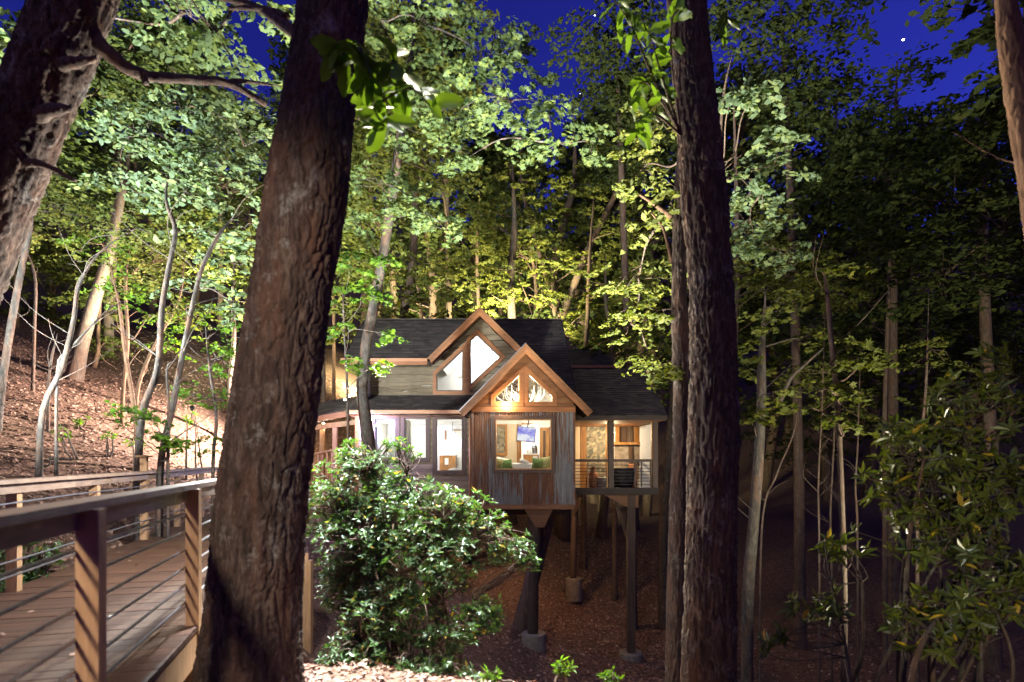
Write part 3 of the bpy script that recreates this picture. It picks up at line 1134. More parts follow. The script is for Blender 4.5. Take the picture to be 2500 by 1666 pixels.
def sheet(x0, x1, z0, z1, y):
    n = int((x1 - x0) / 0.0127) + 1
    x = np.linspace(x0, x1, n)
    yy = y - 0.02 + 0.016 * np.sin(x / 0.0762 * 2 * np.pi)
    m_ = MB()
    v = np.concatenate([np.stack([x, yy, np.full(n, z0)], 1), np.stack([x, yy, np.full(n, z1)], 1)])
    m_.add(v, [(i, i + 1, n + i + 1, n + i) for i in range(n - 1)])
    m_.obj('steel_sheet', 'rusted_steel', house, smooth=True, origin=((x0 + x1) / 2, y, (z0 + z1) / 2))


xs_ = np.linspace(BL, BR, 7)
wx0, wx1, wz0, wz1 = BW[0][0] - 0.1, BW[1][0] + 0.1, BW[0][1] - 0.1, BW[2][1] + 0.1
for i in range(6):
    a, b = xs_[i] - 0.015, xs_[i + 1] + 0.015
    dy = 0.004 * (i % 2)
    if b < wx0 + 0.02 or a > wx1 - 0.02:
        sheet(a, b, b_bot, b_top - 0.08, BY - dy)
    else:
        if a < wx0:
            sheet(a, wx0, b_bot, b_top - 0.08, BY - dy - 0.003); a = wx0
        if b > wx1:
            sheet(wx1, b, b_bot, b_top - 0.08, BY - dy - 0.003); b = wx1
        sheet(a, b, b_bot, wz0, BY - dy)
        sheet(a, b, wz1, b_top - 0.08, BY - dy)
# bay side walls and floor
for x_ in (BL, BR):
    s_ = 1 if x_ == BR else -1
    mb = MB(); mb.box((x_ - 0.035 * s_, BY + 0.06, b_bot), (x_ + 0.012 * s_, 20.0 if s_ < 0 else 20.5, 1.75)); mb.obj('side_wall', 'rusted_steel', house)
    mb = MB(); mb.box((x_ - 0.04 * s_, BY - 0.06, b_bot - 0.01), (x_ + 0.03 * s_, BY - 0.0, b_top - 0.09)); mb.obj('corner_trim', 'rusted_steel', house)
mb = MB(); mb.box((BL, BY - 0.02, b_bot - 0.16), (BR, BY + 0.15, b_bot - 0.002)); mb.obj('floor_beam', 'cedar_board', house)
mb = MB(); mb.box((BL + 0.02, BY + 0.06, FLOOR - 0.12), (BR - 0.04, 26.9, FLOOR)); mb.obj('floor', 'floor_wood', house)
mb = MB(); mb.box((-5.3, 20.07, FLOOR - 0.12), (BL + 0.018, 26.9, FLOOR)); mb.obj('floor', 'floor_wood', house)
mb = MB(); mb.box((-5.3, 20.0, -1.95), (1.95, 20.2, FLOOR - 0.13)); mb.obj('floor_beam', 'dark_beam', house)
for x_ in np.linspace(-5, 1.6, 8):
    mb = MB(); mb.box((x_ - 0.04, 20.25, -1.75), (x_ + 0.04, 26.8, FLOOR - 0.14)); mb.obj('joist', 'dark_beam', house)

# --- outer shell: left end, back, right end, partitions and ceilings
mb = MB(); mb.box((-5.34, 20.1, -1.75), (-5.28, 26.9, 3.5)); mb.obj('end_wall', 'weathered_siding', house)
mb = MB(); mb.box((-5.27, 20.1, FLOOR), (-5.25, 26.8, 3.5)); mb.obj('wall_lining', 'plaster_white', house)
mb = MB(); mb.box((-5.3, 26.84, -1.75), (2.05, 26.9, 3.6)); mb.obj('back_wall', 'weathered_siding', house)
mb = MB(); mb.prism([(20.5, -1.2), (26.8, -1.2), (26.8, 3.4), (RY, RZ - 0.25), (20.9, 3.4), (20.5, 3.2)], 0, 0.05)
vv_ = mb.v[0]; mb.v[0] = np.stack([2.0 - vv_[:, 1], vv_[:, 0], vv_[:, 2]], 1); mb.obj('end_wall', 'weathered_siding', house)
mb = MB(); mb.box((BL - 0.09, 20.1, FLOOR), (BL - 0.03, 24.0, 1.40)); mb.obj('partition_wall', 'plaster_white', house)
mb = MB(); mb.box((-5.24, 24.0, FLOOR), (BL - 0.03, 24.06, 1.40)); mb.obj('partition_wall', 'plaster_white', house)
mb = MB(); mb.box((-5.24, 20.1, 1.40), (BL - 0.03, 26.8, 1.46)); mb.obj('ceiling', 'plaster_white', house)
# loft floor edge and loft back wall
mb = MB(); mb.box((-5.24, 21.4, 2.0), (BL + 0.3, 26.8, 2.06)); mb.obj('loft_floor', 'floor_wood', house)
mb = MB(); mb.box((-5.24, 24.6, 2.07), (1.9, 24.66, 5.3)); mb.obj('partition_wall', 'plaster_white', house)
mb = MB(); mb.slab([(-5.2, 21.45, EZ + SL * (21.45 - EY) - 0.16), (GX - GH + .1, 21.45, EZ + SL * (21.45 - EY) - 0.16), (GX - 0.1, vy, EZ + SL * (vy - EY) - 0.16), (GX - .1, RY, RZ - 0.16), (-5.2, RY, RZ - 0.16)], 0.02)
mb.obj('sloped_ceiling', 'plaster_white', house)
for s_ in (-1, 1):
    mb = MB(); mb.slab([(GX + s_ * (GH - 0.25), 21.4, EZ - 0.02), (GX, 21.4, GZ - 0.28), (GX, 24.5, GZ - 0.28), (GX + s_ * (GH - 0.25), 24.5, EZ - 0.02)], 0.02)
    mb.obj('sloped_ceiling', 'plaster_white', house)
    mb = MB(); mb.slab([(BX + s_ * (BH - 0.45), 18.6, BEZ + 0.22), (BX, 18.6, BZ - 0.26), (BX, 22.9, BZ - 0.26), (BX + s_ * (BH - 0.45), 22.9, BEZ + 0.22)], 0.02)
    mb.obj('sloped_ceiling', 'plaster_white', house)
for k2 in (0.35, 0.9):
    mb = MB(); mb.bar((BX + 0.25 + k2, 20.2, BZ - 0.42 - k2 + 0.05), (BX + 0.25 + k2, 22.5, BZ - 0.42 - k2 + 0.05), 0.14, 0.10); mb.obj('rafter', 'honey_wood', house)
mb = MB(); mb.box((BX - 0.22, 20.1, BZ - 1.2), (BX - 0.06, 20.25, BZ - 0.3)); mb.obj('king_post', 'honey_wood', house)

# living-room back wall pieces with door openings (px on the plane y = 22.9)
BKY = 22.9
def on(px0, px1, py0, py1, d):
    a, b = P(px0, py0, d), P(px1, py1, d)
    return a, b
def pane_box(name, mat, px0, px1, py0, py1, d, thick, parent):
    a, b = on(px0, px1, py0, py1, d)
    m_ = MB(); m_.box((a[0], d, a[2]), (b[0], d + thick, b[2]))
    return m_.obj(name, mat, parent)
z_f = HY - FLOOR / BKY * F          # floor line on that plane, in photograph rows
pane_box('partition_wall', 'plaster_cream', 1170, 1262, 1036, z_f, BKY, 0.06, house)
pane_box('partition_wall', 'plaster_white', 1170, 1395, 930, 1036, BKY + 0.01, 0.05, house)
pane_box('partition_wall', 'plaster_white', 1316, 1362, 1037, z_f, BKY, 0.06, house)
pane_box('door_frame', 'honey_wood', 1262, 1267, 1036, z_f, BKY - 0.03, 0.12, house)
pane_box('door', 'honey_wood', 1267.5, 1273, 1037, z_f, BKY + 0.10, 0.5, house)
pane_box('door_frame', 'honey_wood', 1273.5, 1300, 1033, 1037, BKY - 0.03, 0.12, house)
# kitchen beyond
pane_box('back_room_wall', 'plaster_white', 1150, 1400, 960, 1200, 26.4, 0.05, house)
# inner door on the right
dr = pane_box('door', 'honey_wood', 1318, 1340, 1044, z_f - 2, BKY - 0.05, 0.04, house)
pane_box('door_panel', 'dark_frame', 1326, 1332, 1052, z_f - 22, BKY - 0.058, 0.006, dr)
pane_box('door_frame', 'cedar_trim', 1340.5, 1343, 1042, z_f, BKY - 0.07, 0.06, house)
# wall to the porch with its two doors, stone bar below
PBY = 23.9
PW = lambda n_, m_, a, b, c, d_, off=0.0, th=0.05: pane_box(n_, m_, a, b, c, d_, PBY + off, th, house)
fl_p = HY - FLOOR / PBY * F
PW('partition_wall', 'plaster_cream', 1378, 1416, 1020, fl_p)
dr = PW('door', 'honey_wood', 1417, 1484, 1020, fl_p, 0.0, 0.05)
pane_box('door_panel', 'mosaic_art', 1432, 1478, 1036, fl_p - 8, PBY - 0.012, 0.01, dr)
PW('partition_wall', 'plaster_white', 1484, 1502, 1020, fl_p)
PW('door_frame', 'honey_wood', 1502, 1512, 1020, 1082, -0.02)
PW('cabinet_back', 'dark_frame', 1512, 1546, 1030, 1082, 0.2)
PW('header', 'plaster_cream', 1512, 1546, 1020, 1030, 0.0)
PW('door_frame', 'honey_wood', 1546, 1560, 1020, 1082, -0.02)
PW('partition_wall', 'plaster_white', 1560, 1590, 1020, fl_p)
PW('wall_under_hatch', 'stone', 1500, 1560, 1086, fl_p, -0.02)
PW('counter_ledge', 'honey_wood', 1496, 1564, 1080, 1086, -0.25, 0.3)
mb = MB(); mb.box((2.0, 20.55, FLOOR), (2.04, 23.9, 1.36)); mb.obj('side_wall', 'cedar_board', house)

# --- porch frame
PFY = 20.5
porch_floor = P(0, 1192, PFY)[2]
def pbox(name, mat, px0, px1, py0, py1, y0, y1, parent=house):
    a, b = P(px0, py0, PFY), P(px1, py1, PFY)
    m_ = MB(); m_.box((a[0], y0, a[2]), (b[0], y1, b[2]))
    return m_.obj(name, mat, parent)
pbox('header_beam', 'dark_beam', 1400, 1606, 1017, 1029, PFY - 0.08, PFY + 0.08)
pbox('porch_post', 'dark_frame', 1485, 1498, 1029.3, 1191, PFY - 0.09, PFY + 0.09)
pbox('porch_post', 'dark_frame', 1593, 1605, 1029.3, 1191, PFY - 0.09, PFY + 0.09)
pbox('porch_post', 'dark_frame', 1398, 1404, 1029.3, 1191, PFY - 0.09, PFY + 0.09)
for a, b in ((1404.3, 1484.7), (1498.3, 1592.7)):
    pbox('top_rail', 'dark_frame', a, b, 1121.5, 1128, PFY - 0.06, PFY + 0.06)
    pbox('window_trim', 'honey_wood', b - 2.5, b, 1030, 1121, PFY - 0.02, PFY + 0.05)
    for k in range(7):
        yy_ = 1128 + (k + 1) * 7.9
        pa, pb = P(a, yy_, PFY), P(b, yy_, PFY)
        m_ = MB(); m_.tube([pa, pb], 0.011, 6); m_.obj('rail_cable', 'lamp_black', house)
for xx_ in (1435, 1482.5):
    pbox('baluster', 'honey_wood', xx_ - 1.6, xx_ + 1.6, 1128.3, 1190, PFY - 0.03, PFY + 0.02)
for xx_ in (1550, 1566, 1588):
    pbox('baluster', 'dark_frame', xx_ - 1.6, xx_ + 1.6, 1128.3, 1190, PFY - 0.03, PFY + 0.02)
pbox('porch_beam', 'dark_beam', 1400, 1607, 1191.3, 1208, PFY - 0.12, PFY + 0.10)
mb = MB()
pf0, pf1 = P(1400, 1192, PFY)[0], P(1606, 1192, PFY)[0]
for i, yy_ in enumerate(np.arange(PFY + 0.12, 23.85, 0.145)):
    m_ = MB(); m_.box((pf0, yy_, FLOOR - 0.03), (pf1, yy_ + 0.138, FLOOR + 0.002)); m_.obj('floor_plank', 'deck_wood', house)
# porch side wall, far right: cloth screen panel and rear post
mb = MB(); mb.box((pf1 - 0.10, 20.65, 1.3), (pf1 - 0.02, 23.85, 1.42)); mb.obj('header_beam', 'dark_beam', house)
mb = MB(); mb.box((pf1 - 0.09, 20.65, -0.12), (pf1 - 0.02, 23.85, -0.04)); mb.obj('top_rail', 'dark_frame', house)

# --- posts, brackets and concrete piers under the house
def pier_post(px_, py_pier, d, rad, pr, ztop, py_pier_bot, mat='column_wood', square=False):
    b = P(px_, py_pier, d)
    g0 = P(px_, py_pier_bot, d)[2] - 0.25
    m_ = MB()
    if square:
        m_.box((b[0] - rad, d - rad, b[2] - 0.05), (b[0] + rad, d + rad, ztop))
    else:
        m_.tube([(b[0] - 0.03, d, b[2] - 0.05), (b[0], d, (b[2] + ztop) / 2), (b[0] + 0.10, d, ztop)], [rad, rad * 0.97, rad * 0.94], 18, smooth_n=24)
    po = m_.obj('support_post', mat, house, smooth=not square)
    m_ = MB(); m_.lathe((b[0], d, 0), [(pr * 1.02, g0), (pr, b[2] - 0.02), (pr - 0.03, b[2])], 32)
    m_.obj('concrete_pier', 'concrete', po, smooth=False)
    return b
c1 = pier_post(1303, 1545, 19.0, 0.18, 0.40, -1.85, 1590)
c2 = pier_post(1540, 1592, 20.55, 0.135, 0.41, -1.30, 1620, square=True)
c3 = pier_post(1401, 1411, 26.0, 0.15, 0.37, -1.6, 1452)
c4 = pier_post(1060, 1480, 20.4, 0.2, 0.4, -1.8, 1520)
mb = MB(); mb.prism([(c1[0] - 0.32, -1.64), (c1[0] + 0.62, -1.64), (c1[0] + 0.34, -2.25), (c1[0] + 0.05, -2.25)], 18.75, 19.25); mb.obj('bracket', 'cedar_board', house)
mb = MB(); mb.prism([(c2[0] - 0.95, -1.31), (c2[0] + 0.25, -1.31), (c2[0] + 0.25, -1.75), (c2[0] - 0.1, -1.75)], 20.44, 20.66); mb.obj('bracket', 'cedar_board', house)
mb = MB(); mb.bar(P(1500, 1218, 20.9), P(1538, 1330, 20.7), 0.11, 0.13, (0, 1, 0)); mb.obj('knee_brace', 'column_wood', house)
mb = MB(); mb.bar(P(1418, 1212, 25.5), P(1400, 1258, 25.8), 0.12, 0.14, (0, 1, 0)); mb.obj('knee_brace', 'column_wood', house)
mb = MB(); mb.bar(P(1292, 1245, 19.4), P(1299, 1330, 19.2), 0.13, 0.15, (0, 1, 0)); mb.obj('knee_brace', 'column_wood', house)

# --- entrance roof on the left
er = [(-7.45, 20.3, 1.42), (-5.5, 20.3, 1.78), (-5.35, 24.2, 2.45), (-7.9, 24.2, 2.40)]
mb = MB(); mb.slab(er, 0.07); ro = mb.obj('roof', 'shingle', house); ro['label'] = 'low entrance roof over the end of the boardwalk'
shingles(ro, *er)
mb = MB(); mb.bar((-7.45, 20.27, 1.29), (-5.42, 20.27, 1.665), 0.05, 0.20); mb.obj('fascia', 'cedar_trim', ro)
mb = MB(); mb.bar((-7.55, 20.5, 1.05), (-5.4, 20.5, 1.32), 0.10, 0.18); mb.obj('beam', 'honey_wood', ro)
for k in range(5):
    x_ = -7.3 + k * 0.45
    m_ = MB(); m_.bar((x_, 20.33, 1.27 + k * 0.083), (x_ - 0.02, 24.1, 2.12 + k * 0.055), 0.05, 0.11); m_.obj('rafter', 'honey_wood', ro)
for px_, d_ in ((787, 21.0), (818, 20.6)):
    b = P(px_, 1040, d_)
    m_ = MB(); m_.box((b[0] - 0.075, d_ - 0.075, FLOOR - 0.7), (b[0] + 0.075, d_ + 0.075, 1.22)); m_.obj('entrance_post', 'post_wood', house)
mb = MB(); mb.box((-9.2, 20.0, FLOOR - 0.1), (-5.36, 24.0, FLOOR - 0.02)); mb.obj('entrance_deck', 'deck_wood', house)
a_, b_ = P(748, 1112, 20.15), P(838, 1094, 20.15)
mb = MB(); mb.bar(a_, (b_[0], 20.15, b_[2]), 0.14, 0.05); mb.obj('top_rail', 'post_wood', house)
for k in range(8):
    x_ = a_[0] + (b_[0] - a_[0]) * (k + 0.5) / 8
    z_ = a_[2] + (b_[2] - a_[2]) * (k + 0.5) / 8
    m_ = MB(); m_.box((x_ - 0.02, 20.13, FLOOR), (x_ + 0.02, 20.17, z_ - 0.02)); m_.obj('baluster', 'post_wood', house)

# ------------------------------------------------------------------ boardwalk
DECK = -1.28
DDX = -0.284
dn = math.hypot(DDX, 1)
du = np.array([DDX / dn, 1 / dn, 0])           # along the walk
ds = np.array([-1 / dn, DDX / dn, 0])          # across it, to the left
B0 = np.array([-2.01, 2.66, 0])                # a near-rail post
WID = 1.86
walk = empty('boardwalk', 'wooden boardwalk with rod railings leading to the treehouse', 'boardwalk', (B0[0], B0[1], DECK - 0.5))
pl_mesh = []
for k in range(4):
    m_ = MB(); m_.box((-0.07, -0.067, -0.038), (WID + 0.16, 0.067, 0))
    # slightly eased top: a second thinner layer keeps plank edges crisp
    me = m_.mesh('plank', 'deck_wood')
    pl_mesh.append(me)
ang = math.atan2(ds[1], ds[0])
for k in range(150):
    c = B0 + du * (-2.9 + k * 0.141) - ds * 0.02
    o = share(pl_mesh[k % 4], 'plank', walk, (c[0], c[1], DECK + random.uniform(-0.002, 0.002)), (random.uniform(-.006, .006), 0, ang + random.uniform(-.002, .002)))
def along(s, off, z):
    p = B0 + du * s + ds * off
    return np.array([p[0], p[1], z])
SP = 1.83
POST_S = [-SP + SP * k for k in range(11)]
for off in (0.0, WID):
    tall = None
    for k, s in enumerate(POST_S):
        if off > 0:
            s = s + 1.71
        z1 = -0.235
        if off > 0 and abs(s - 7.2) < 0.2:
            z1 = 0.02
        m_ = MB()
        h = 0.046
        c = along(s, off + (-0.05 if off == 0 else 0.05), 0)
        gz0 = gz(c[0], c[1]) - 0.2
        A, Bv = du * h, ds * h
        vs4 = []
        bev = 0.008
        for zz in (min(gz0, DECK - 0.4), z1):
            for a, b in ((-1, -1), (1, -1), (1, 1), (-1, 1)):
                vs4.append(c + A * a + Bv * b + np.array([0, 0, zz]))
        m_.add(vs4, [(0, 3, 2, 1), (4, 5, 6, 7), (0, 1, 5, 4), (1, 2, 6, 5), (2, 3, 7, 6), (3, 0, 4, 7)])
        o = m_.obj('rail_post', 'post_wood', walk, origin=(c[0], c[1], DECK))
        if z1 > 0:
            o['label'] = 'tall square post standing above the handrail'
            cap = MB(); cap.box((c[0] - 0.085, c[1] - 0.085, 0.021), (c[0] + 0.085, c[1] + 0.085, 0.05)); cap.obj('post_cap', 'post_wood', o)
    # handrail: flat cap on edge board, in lengths
    for k in range(5):
        s0, s1 = -2.2 + k * 3.66, -2.2 + (k + 1) * 3.66 - 0.008
        m_ = MB(); m_.bar(along(s0, off, -0.215), along(s1, off, -0.215), 0.145, 0.038); m_.obj('handrail', 'rail_wood', walk, origin=along(s0, off, -0.215))
        m_ = MB(); m_.bar(along(s0, off + (-0.11 if off == 0 else 0.11) * 0, -0.285), along(s1, off, -0.285), 0.038, 0.088); m_.obj('rail_board', 'rail_wood', walk, origin=along(s0, off, -0.3))
    # ribbed rods
    for k in range(6):
        z = -0.42 - k * 0.137
        s = np.arange(-2.3, 15.5, 0.025 if off == 0 else 0.12)
        r = 0.0085 * (1 + (0.22 * (np.arange(len(s)) % 2) if off == 0 else 0))
        m_ = MB()
        pts = np.array([along(x, off + 0.0, z + 0.004 * math.sin(x * 1.7 + k)) for x in s])
        m_.tube(pts, r, 6); m_.obj('rod', 'steel_rod', walk)
# rim joist along both edges, and cross beams
for off in (-0.065, WID + 0.065):
    m_ = MB(); m_.bar(along(-3, off, DECK - 0.17), along(18, off, DECK - 0.17), 0.04, 0.235); m_.obj('rim_joist', 'post_wood', walk, origin=along(0, off, DECK - 0.17))
for k in range(6):
    s = -1.5 + 3.3 * k
    m_ = MB(); m_.bar(along(s, -0.15, DECK - 0.36), along(s, WID + 0.15, DECK - 0.36), 0.09, 0.18); m_.obj('cross_beam', 'post_wood', walk)
# stout support post below the walk, right of the big trunk
b = P(752, 1400, 10.3)
for dx_ in (0.0,):
    m_ = MB(); m_.box((b[0] - 0.07, b[1] - 0.07, gz(b[0], b[1]) - 0.2), (b[0] + 0.07, b[1] + 0.07, P(0, 1368, 10.3)[2])); m_.obj('support_post', 'post_wood', walk)
    m_ = MB(); m_.bar((b[0], b[1], P(0, 1368, 10.3)[2] + 0.06), tuple(along(7.6, 0.4, P(0, 1368, 10.3)[2] + 0.06)), 0.09, 0.14); m_.obj('cross_beam', 'post_wood', walk)

# ------------------------------------------------------------------ furniture and fittings inside
SY = 19.5
# sofa with its back along the window
z_sf = FLOOR
sofa = empty('sofa', 'white linen sofa under the large picture window', 'sofa', (0.35, SY, z_sf))
rbox('seat', (2.0, 0.85, 0.42), 0.06, 'linen', sofa, (0.35, SY + 0.12, z_sf + 0.29))
zt = P(0, 1130, 19.2)[2]
rbox('backrest', (1.05, 0.2, zt - z_sf - 0.02), 0.07, 'linen', sofa, (0.33, 19.25, (zt + z_sf) / 2))
rbox('arm', (0.2, 0.85, 0.62), 0.06, 'linen', sofa, (-0.72, SY + 0.12, z_sf + 0.32))
rbox('arm', (0.2, 0.85, 0.62), 0.06, 'linen', sofa, (1.42, SY + 0.12, z_sf + 0.32))
rbox('throw_blanket', (0.3, 0.26, 0.12), 0.04, 'linen', sofa, (0.42, 19.27, zt + 0.03), (0, 0.5, 0.3))
for px_, py_, mat, rot, lab in ((1219, 1134, 'patterned_fabric', 0.2, 'yellow diamond-patterned cushion at the left end of the sofa'),
                               (1236, 1137, 'green_fabric', -0.1, 'plain green cushion next to the left patterned one'),
                               (1313, 1134, 'green_fabric', 0.1, 'plain green cushion right of the sofa back'),
                               (1335, 1130, 'patterned_fabric', -0.15, 'yellow diamond-patterned cushion at the right end of the sofa')):
    c = P(px_, py_, 19.05)
    o = rbox('cushion', (0.40, 0.16, 0.40), 0.05, mat, None, c, (R(-8), rot, 0), puff=1.0)
    tag(o, lab, 'cushion', 'sofa cushions')
# armchair behind with white throw
c = P(1222, 1115, 21.0)
ac = empty('armchair', 'rounded armchair draped in white behind the sofa', 'chair', (c[0], 21.0, FLOOR))
rbox('backrest', (0.75, 0.28, 0.95), 0.13, 'linen', ac, (c[0] - .05, 21.0, FLOOR + 0.78), (R(8), R(12), 0))
rbox('seat', (0.8, 0.7, 0.4), 0.1, 'linen', ac, (c[0], 21.45, FLOOR + 0.25))
# framed woven picture
c = P(1224, 1073, 22.85)
pic = empty('framed_picture', 'tall wood-framed woven picture on the cream wall', 'picture', (c[0], 22.85, c[2] - 0.6))
m_ = MB(); ring(m_, pxpoly([(1195, 1107), (1233, 1107), (1233, 1042), (1195, 1042)], 22.85), 0, 0.09, 22.80, 22.86); m_.obj('frame', 'honey_wood', pic)
m_ = MB(); m_.prism(pxpoly([(1195, 1107), (1233, 1107), (1233, 1042), (1195, 1042)], 22.85), 22.84, 22.86); m_.obj('canvas', 'mosaic_art', pic)
# television on an arm, tilted
c = P(1285, 1061, 21.4)
tv = empty('television', 'tilted flat television showing a blue and white picture', 'television', (c[0], 21.4, c[2] - 0.3))
rbox('case', (0.70, 0.05, 0.56), 0.012, 'black_plastic', tv, c, (R(10), R(6), R(-8)))
o = rbox('screen', (0.66, 0.012, 0.52), 0.003, 'television_picture', tv, c + np.array([-0.003, -0.032, 0.005]), (R(10), R(6), R(-8)))
m_ = MB(); m_.tube([c + np.array([0, 0.03, 0]), c + np.array([0.1, 0.5, 0.5]), c + np.array([0.1, 0.6, 1.2])], 0.025, 8); m_.obj('arm', 'black_plastic', tv)
# kitchen counter with coffee maker
c = P(1297, 1113, 24.2)
kc = empty('kitchen_counter', 'honey wood kitchen counter with white worktop seen past the doorway', 'cabinet', (c[0], 24.2, FLOOR))
zc = P(0, 1108, 24.0)[2]
m_ = MB(); m_.box((P(1278, 0, 24)[0], 24.0, FLOOR), (P(1325, 0, 24)[0], 24.6, zc - 0.05)); m_.obj('cupboard', 'honey_wood', kc)
m_ = MB(); m_.box((P(1277, 0, 24)[0], 23.97, zc - 0.045), (P(1326, 0, 24)[0], 24.63, zc)); m_.obj('worktop', 'porcelain', kc)
m_ = MB(); m_.box((P(1301, 0, 24)[0], 23.98, zc - 0.38), (P(1312, 0, 24)[0], 24.0, zc - 0.1)); m_.obj('towel', 'linen', kc)
c = np.array([P(1305, 0, 24.2)[0], 24.2, zc])
cm = empty('coffee_maker', 'dark coffee maker standing on the white worktop', 'appliance', c)
m_ = MB(); m_.lathe(c, [(0.12, 0.003), (0.13, 0.02), (0.13, 0.26), (0.10, 0.30)], 18); m_.obj('body', 'steel_pot', cm)
m_ = MB(); m_.lathe(c, [(0.11, 0.301), (0.12, 0.32), (0.05, 0.36)], 18); m_.obj('lid', 'black_plastic', cm)
for k, (px_, hh, lab) in enumerate(((1290, 0.14, 'white mug at the back of the kitchen worktop'), (1296, 0.18, 'white jar beside the coffee maker'))):
    m_ = MB(); m_.lathe((P(px_, 0, 24.15)[0], 24.15, zc + 0.002), [(0.05, 0), (0.07, 0.03), (0.07, hh), (0.055, hh + 0.02)], 16)
    tag(m_.obj('jar', 'porcelain'), lab, 'jar')
# antler chandelier in the bay gable
c = np.array([BX - 0.05, 20.4, 2.25])
ch = empty('antler_chandelier', 'pale antler chandelier behind the small gable windows', 'chandelier', c)
m_ = MB(); m_.tube([c + np.array([0, 0, 0.85]), c], 0.015, 6); m_.obj('stem', 'lamp_black', ch)
for k in range(11):
    a = k * 2 * math.pi / 11 + 0.2
    r_ = 0.62 + 0.15 * (k % 3)
    e = np.array([math.cos(a), math.sin(a) * 0.6, 0])
    m_ = MB()
    p0, p1, p2, p3 = c - np.array([0, 0, 0.2]), c + e * r_ * 0.5 - np.array([0, 0, 0.30]), c + e * r_ + np.array([0, 0, -0.05]), c + e * r_ * 1.05 + np.array([0, 0, 0.32])
    m_.tube([p0, p1, p2, p3], [0.028, 0.03, 0.024, 0.006], 7, smooth_n=14)
    for f_, tz in ((0.45, 0.26), (0.75, 0.3)):
        q = p0 + (p2 - p0) * f_ - np.array([0, 0, 0.06])
        m_.tube([q, q + e * 0.05 + np.array([0.04, 0, tz * 0.6]), q + e * 0.1 + np.array([-0.03, 0, tz])], [0.02, 0.015, 0.004], 6, smooth_n=8)
    m_.obj('antler', 'antler', ch, smooth=True)
light_ch = (c + np.array([0, -1.0, 0.15]), 55, (1.0, 0.9, 0.75))
# bathroom: tub, vanity, shelf, curtains
c = P(1123, 1120, 21.4)
tub = empty('bathtub', 'white rounded slipper bathtub behind the tall window', 'bathtub', (c[0], 21.4, FLOOR))
m_ = MB(); m_.lathe((0, 0, 0), [(0.22, 0.02), (0.33, 0.12), (0.40, 0.62), (0.46, 0.72), (0.46, 0.75), (0.40, 0.74), (0.36, 0.6), (0.28, 0.2), (0.01, 0.16)], 28)
m_.v[0] = m_.v[0] * np.array([1.0, 1.7, 1]) + np.array([c[0], 21.6, FLOOR]); m_.v[0][:, 2] += 0.18 * np.clip((21.6 - m_.v[0][:, 1]), 0, 1) * (m_.v[0][:, 2] > FLOOR + .5)
m_.obj('basin', 'porcelain', tub, smooth=True)
for k in range(4):
    q = np.array([c[0] + (0.18 if k % 2 else -0.18), 21.6 + (0.4 if k > 1 else -0.4), FLOOR])
    m_ = MB(); m_.lathe(q, [(0.05, 0), (0.03, 0.05), (0.05, 0.16)], 10); m_.obj('foot', 'steel_pot', tub)
zv = P(0, 1110, 23.2)[2]
va = empty('vanity', 'honey wood washstand with white top in the bathroom', 'cabinet', (P(1090, 0, 23.2)[0], 23.2, FLOOR))
m_ = MB(); m_.box((P(1073, 0, 23.2)[0], 23.2, FLOOR), (P(1112, 0, 23.2)[0], 23.75, zv - 0.04)); m_.obj('cupboard', 'honey_wood', va)
m_ = MB(); m_.box((P(1071, 0, 23.2)[0], 23.17, zv - 0.037), (P(1114, 0, 23.2)[0], 23.78, zv)); m_.obj('top', 'porcelain', va)
m_ = MB(); m_.box((P(1086, 0, 23.2)[0], 23.175, zv - 0.42), (P(1095, 0, 23.2)[0], 23.197, zv - 0.15)); m_.obj('towel', 'linen', va)
m_ = MB(); m_.lathe((P(1101, 0, 23.4)[0], 23.4, zv + 0.002), [(0.08, 0), (0.10, 0.12), (0.10, 0.13)], 14); po_ = m_.obj('planter', 'porcelain')
tag(po_, 'small white planter on the washstand', 'planter')
m_ = MB(); m_.box((P(1106, 0, 23.9)[0], 23.78, P(0, 1052, 23.9)[2]), (P(1124, 0, 23.9)[0], 23.98, P(0, 1050, 23.9)[2])); tag(m_.obj('wall_shelf', 'honey_wood'), 'small wooden wall shelf above the bathtub', 'shelf')
m_ = MB(); m_.box((P(1086, 0, 23.95)[0], 23.93, P(0, 1074, 23.95)[2]), (P(1089, 0, 23.95)[0], 23.99, P(0, 1051, 23.95)[2])); tag(m_.obj('wall_sconce', 'honey_wood'), 'narrow dark wall fitting beside the bathroom shelf', 'fitting')
for px0, px1, lab in ((907, 928, 'white curtain at the first lit window'), (950, 968, 'white curtain between the first two windows'), (985, 1006, 'white curtain at the middle low window')):
    n = 40
    x = np.linspace(P(px0, 0, 20.3)[0], P(px1, 0, 20.3)[0], n)
    yy = 20.25 + 0.025 * np.sin(np.linspace(0, 22, n))
    m_ = MB()
    m_.add(np.concatenate([np.stack([x, yy, np.full(n, FLOOR + .1)], 1), np.stack([x, yy, np.full(n, 1.35)], 1)]), [(i, i + 1, n + i + 1, n + i) for i in range(n - 1)])
    tag(m_.obj('curtain', 'linen', smooth=True), lab, 'curtain')
c = P(945, 1110, 22.0)
o = rbox('headboard', (1.5, 0.08, 0.9), 0.03, 'honey_wood', None, (c[0], 22.3, FLOOR + 0.75)); tag(o, 'orange wooden headboard behind the first low window', 'headboard')
o = rbox('bed', (1.5, 1.2, 0.5), 0.1, 'linen', None, (P(1010, 0, 22)[0], 21.6, FLOOR + 0.28)); tag(o, 'white made-up bed behind the middle low window', 'bed')
# loft: beam and bed linen
m_ = MB(); m_.bar((-2.2, 23.4, 3.3), (0.2, 23.4, 4.5), 0.12, 0.12); m_.obj('loft_beam', 'linen', house)
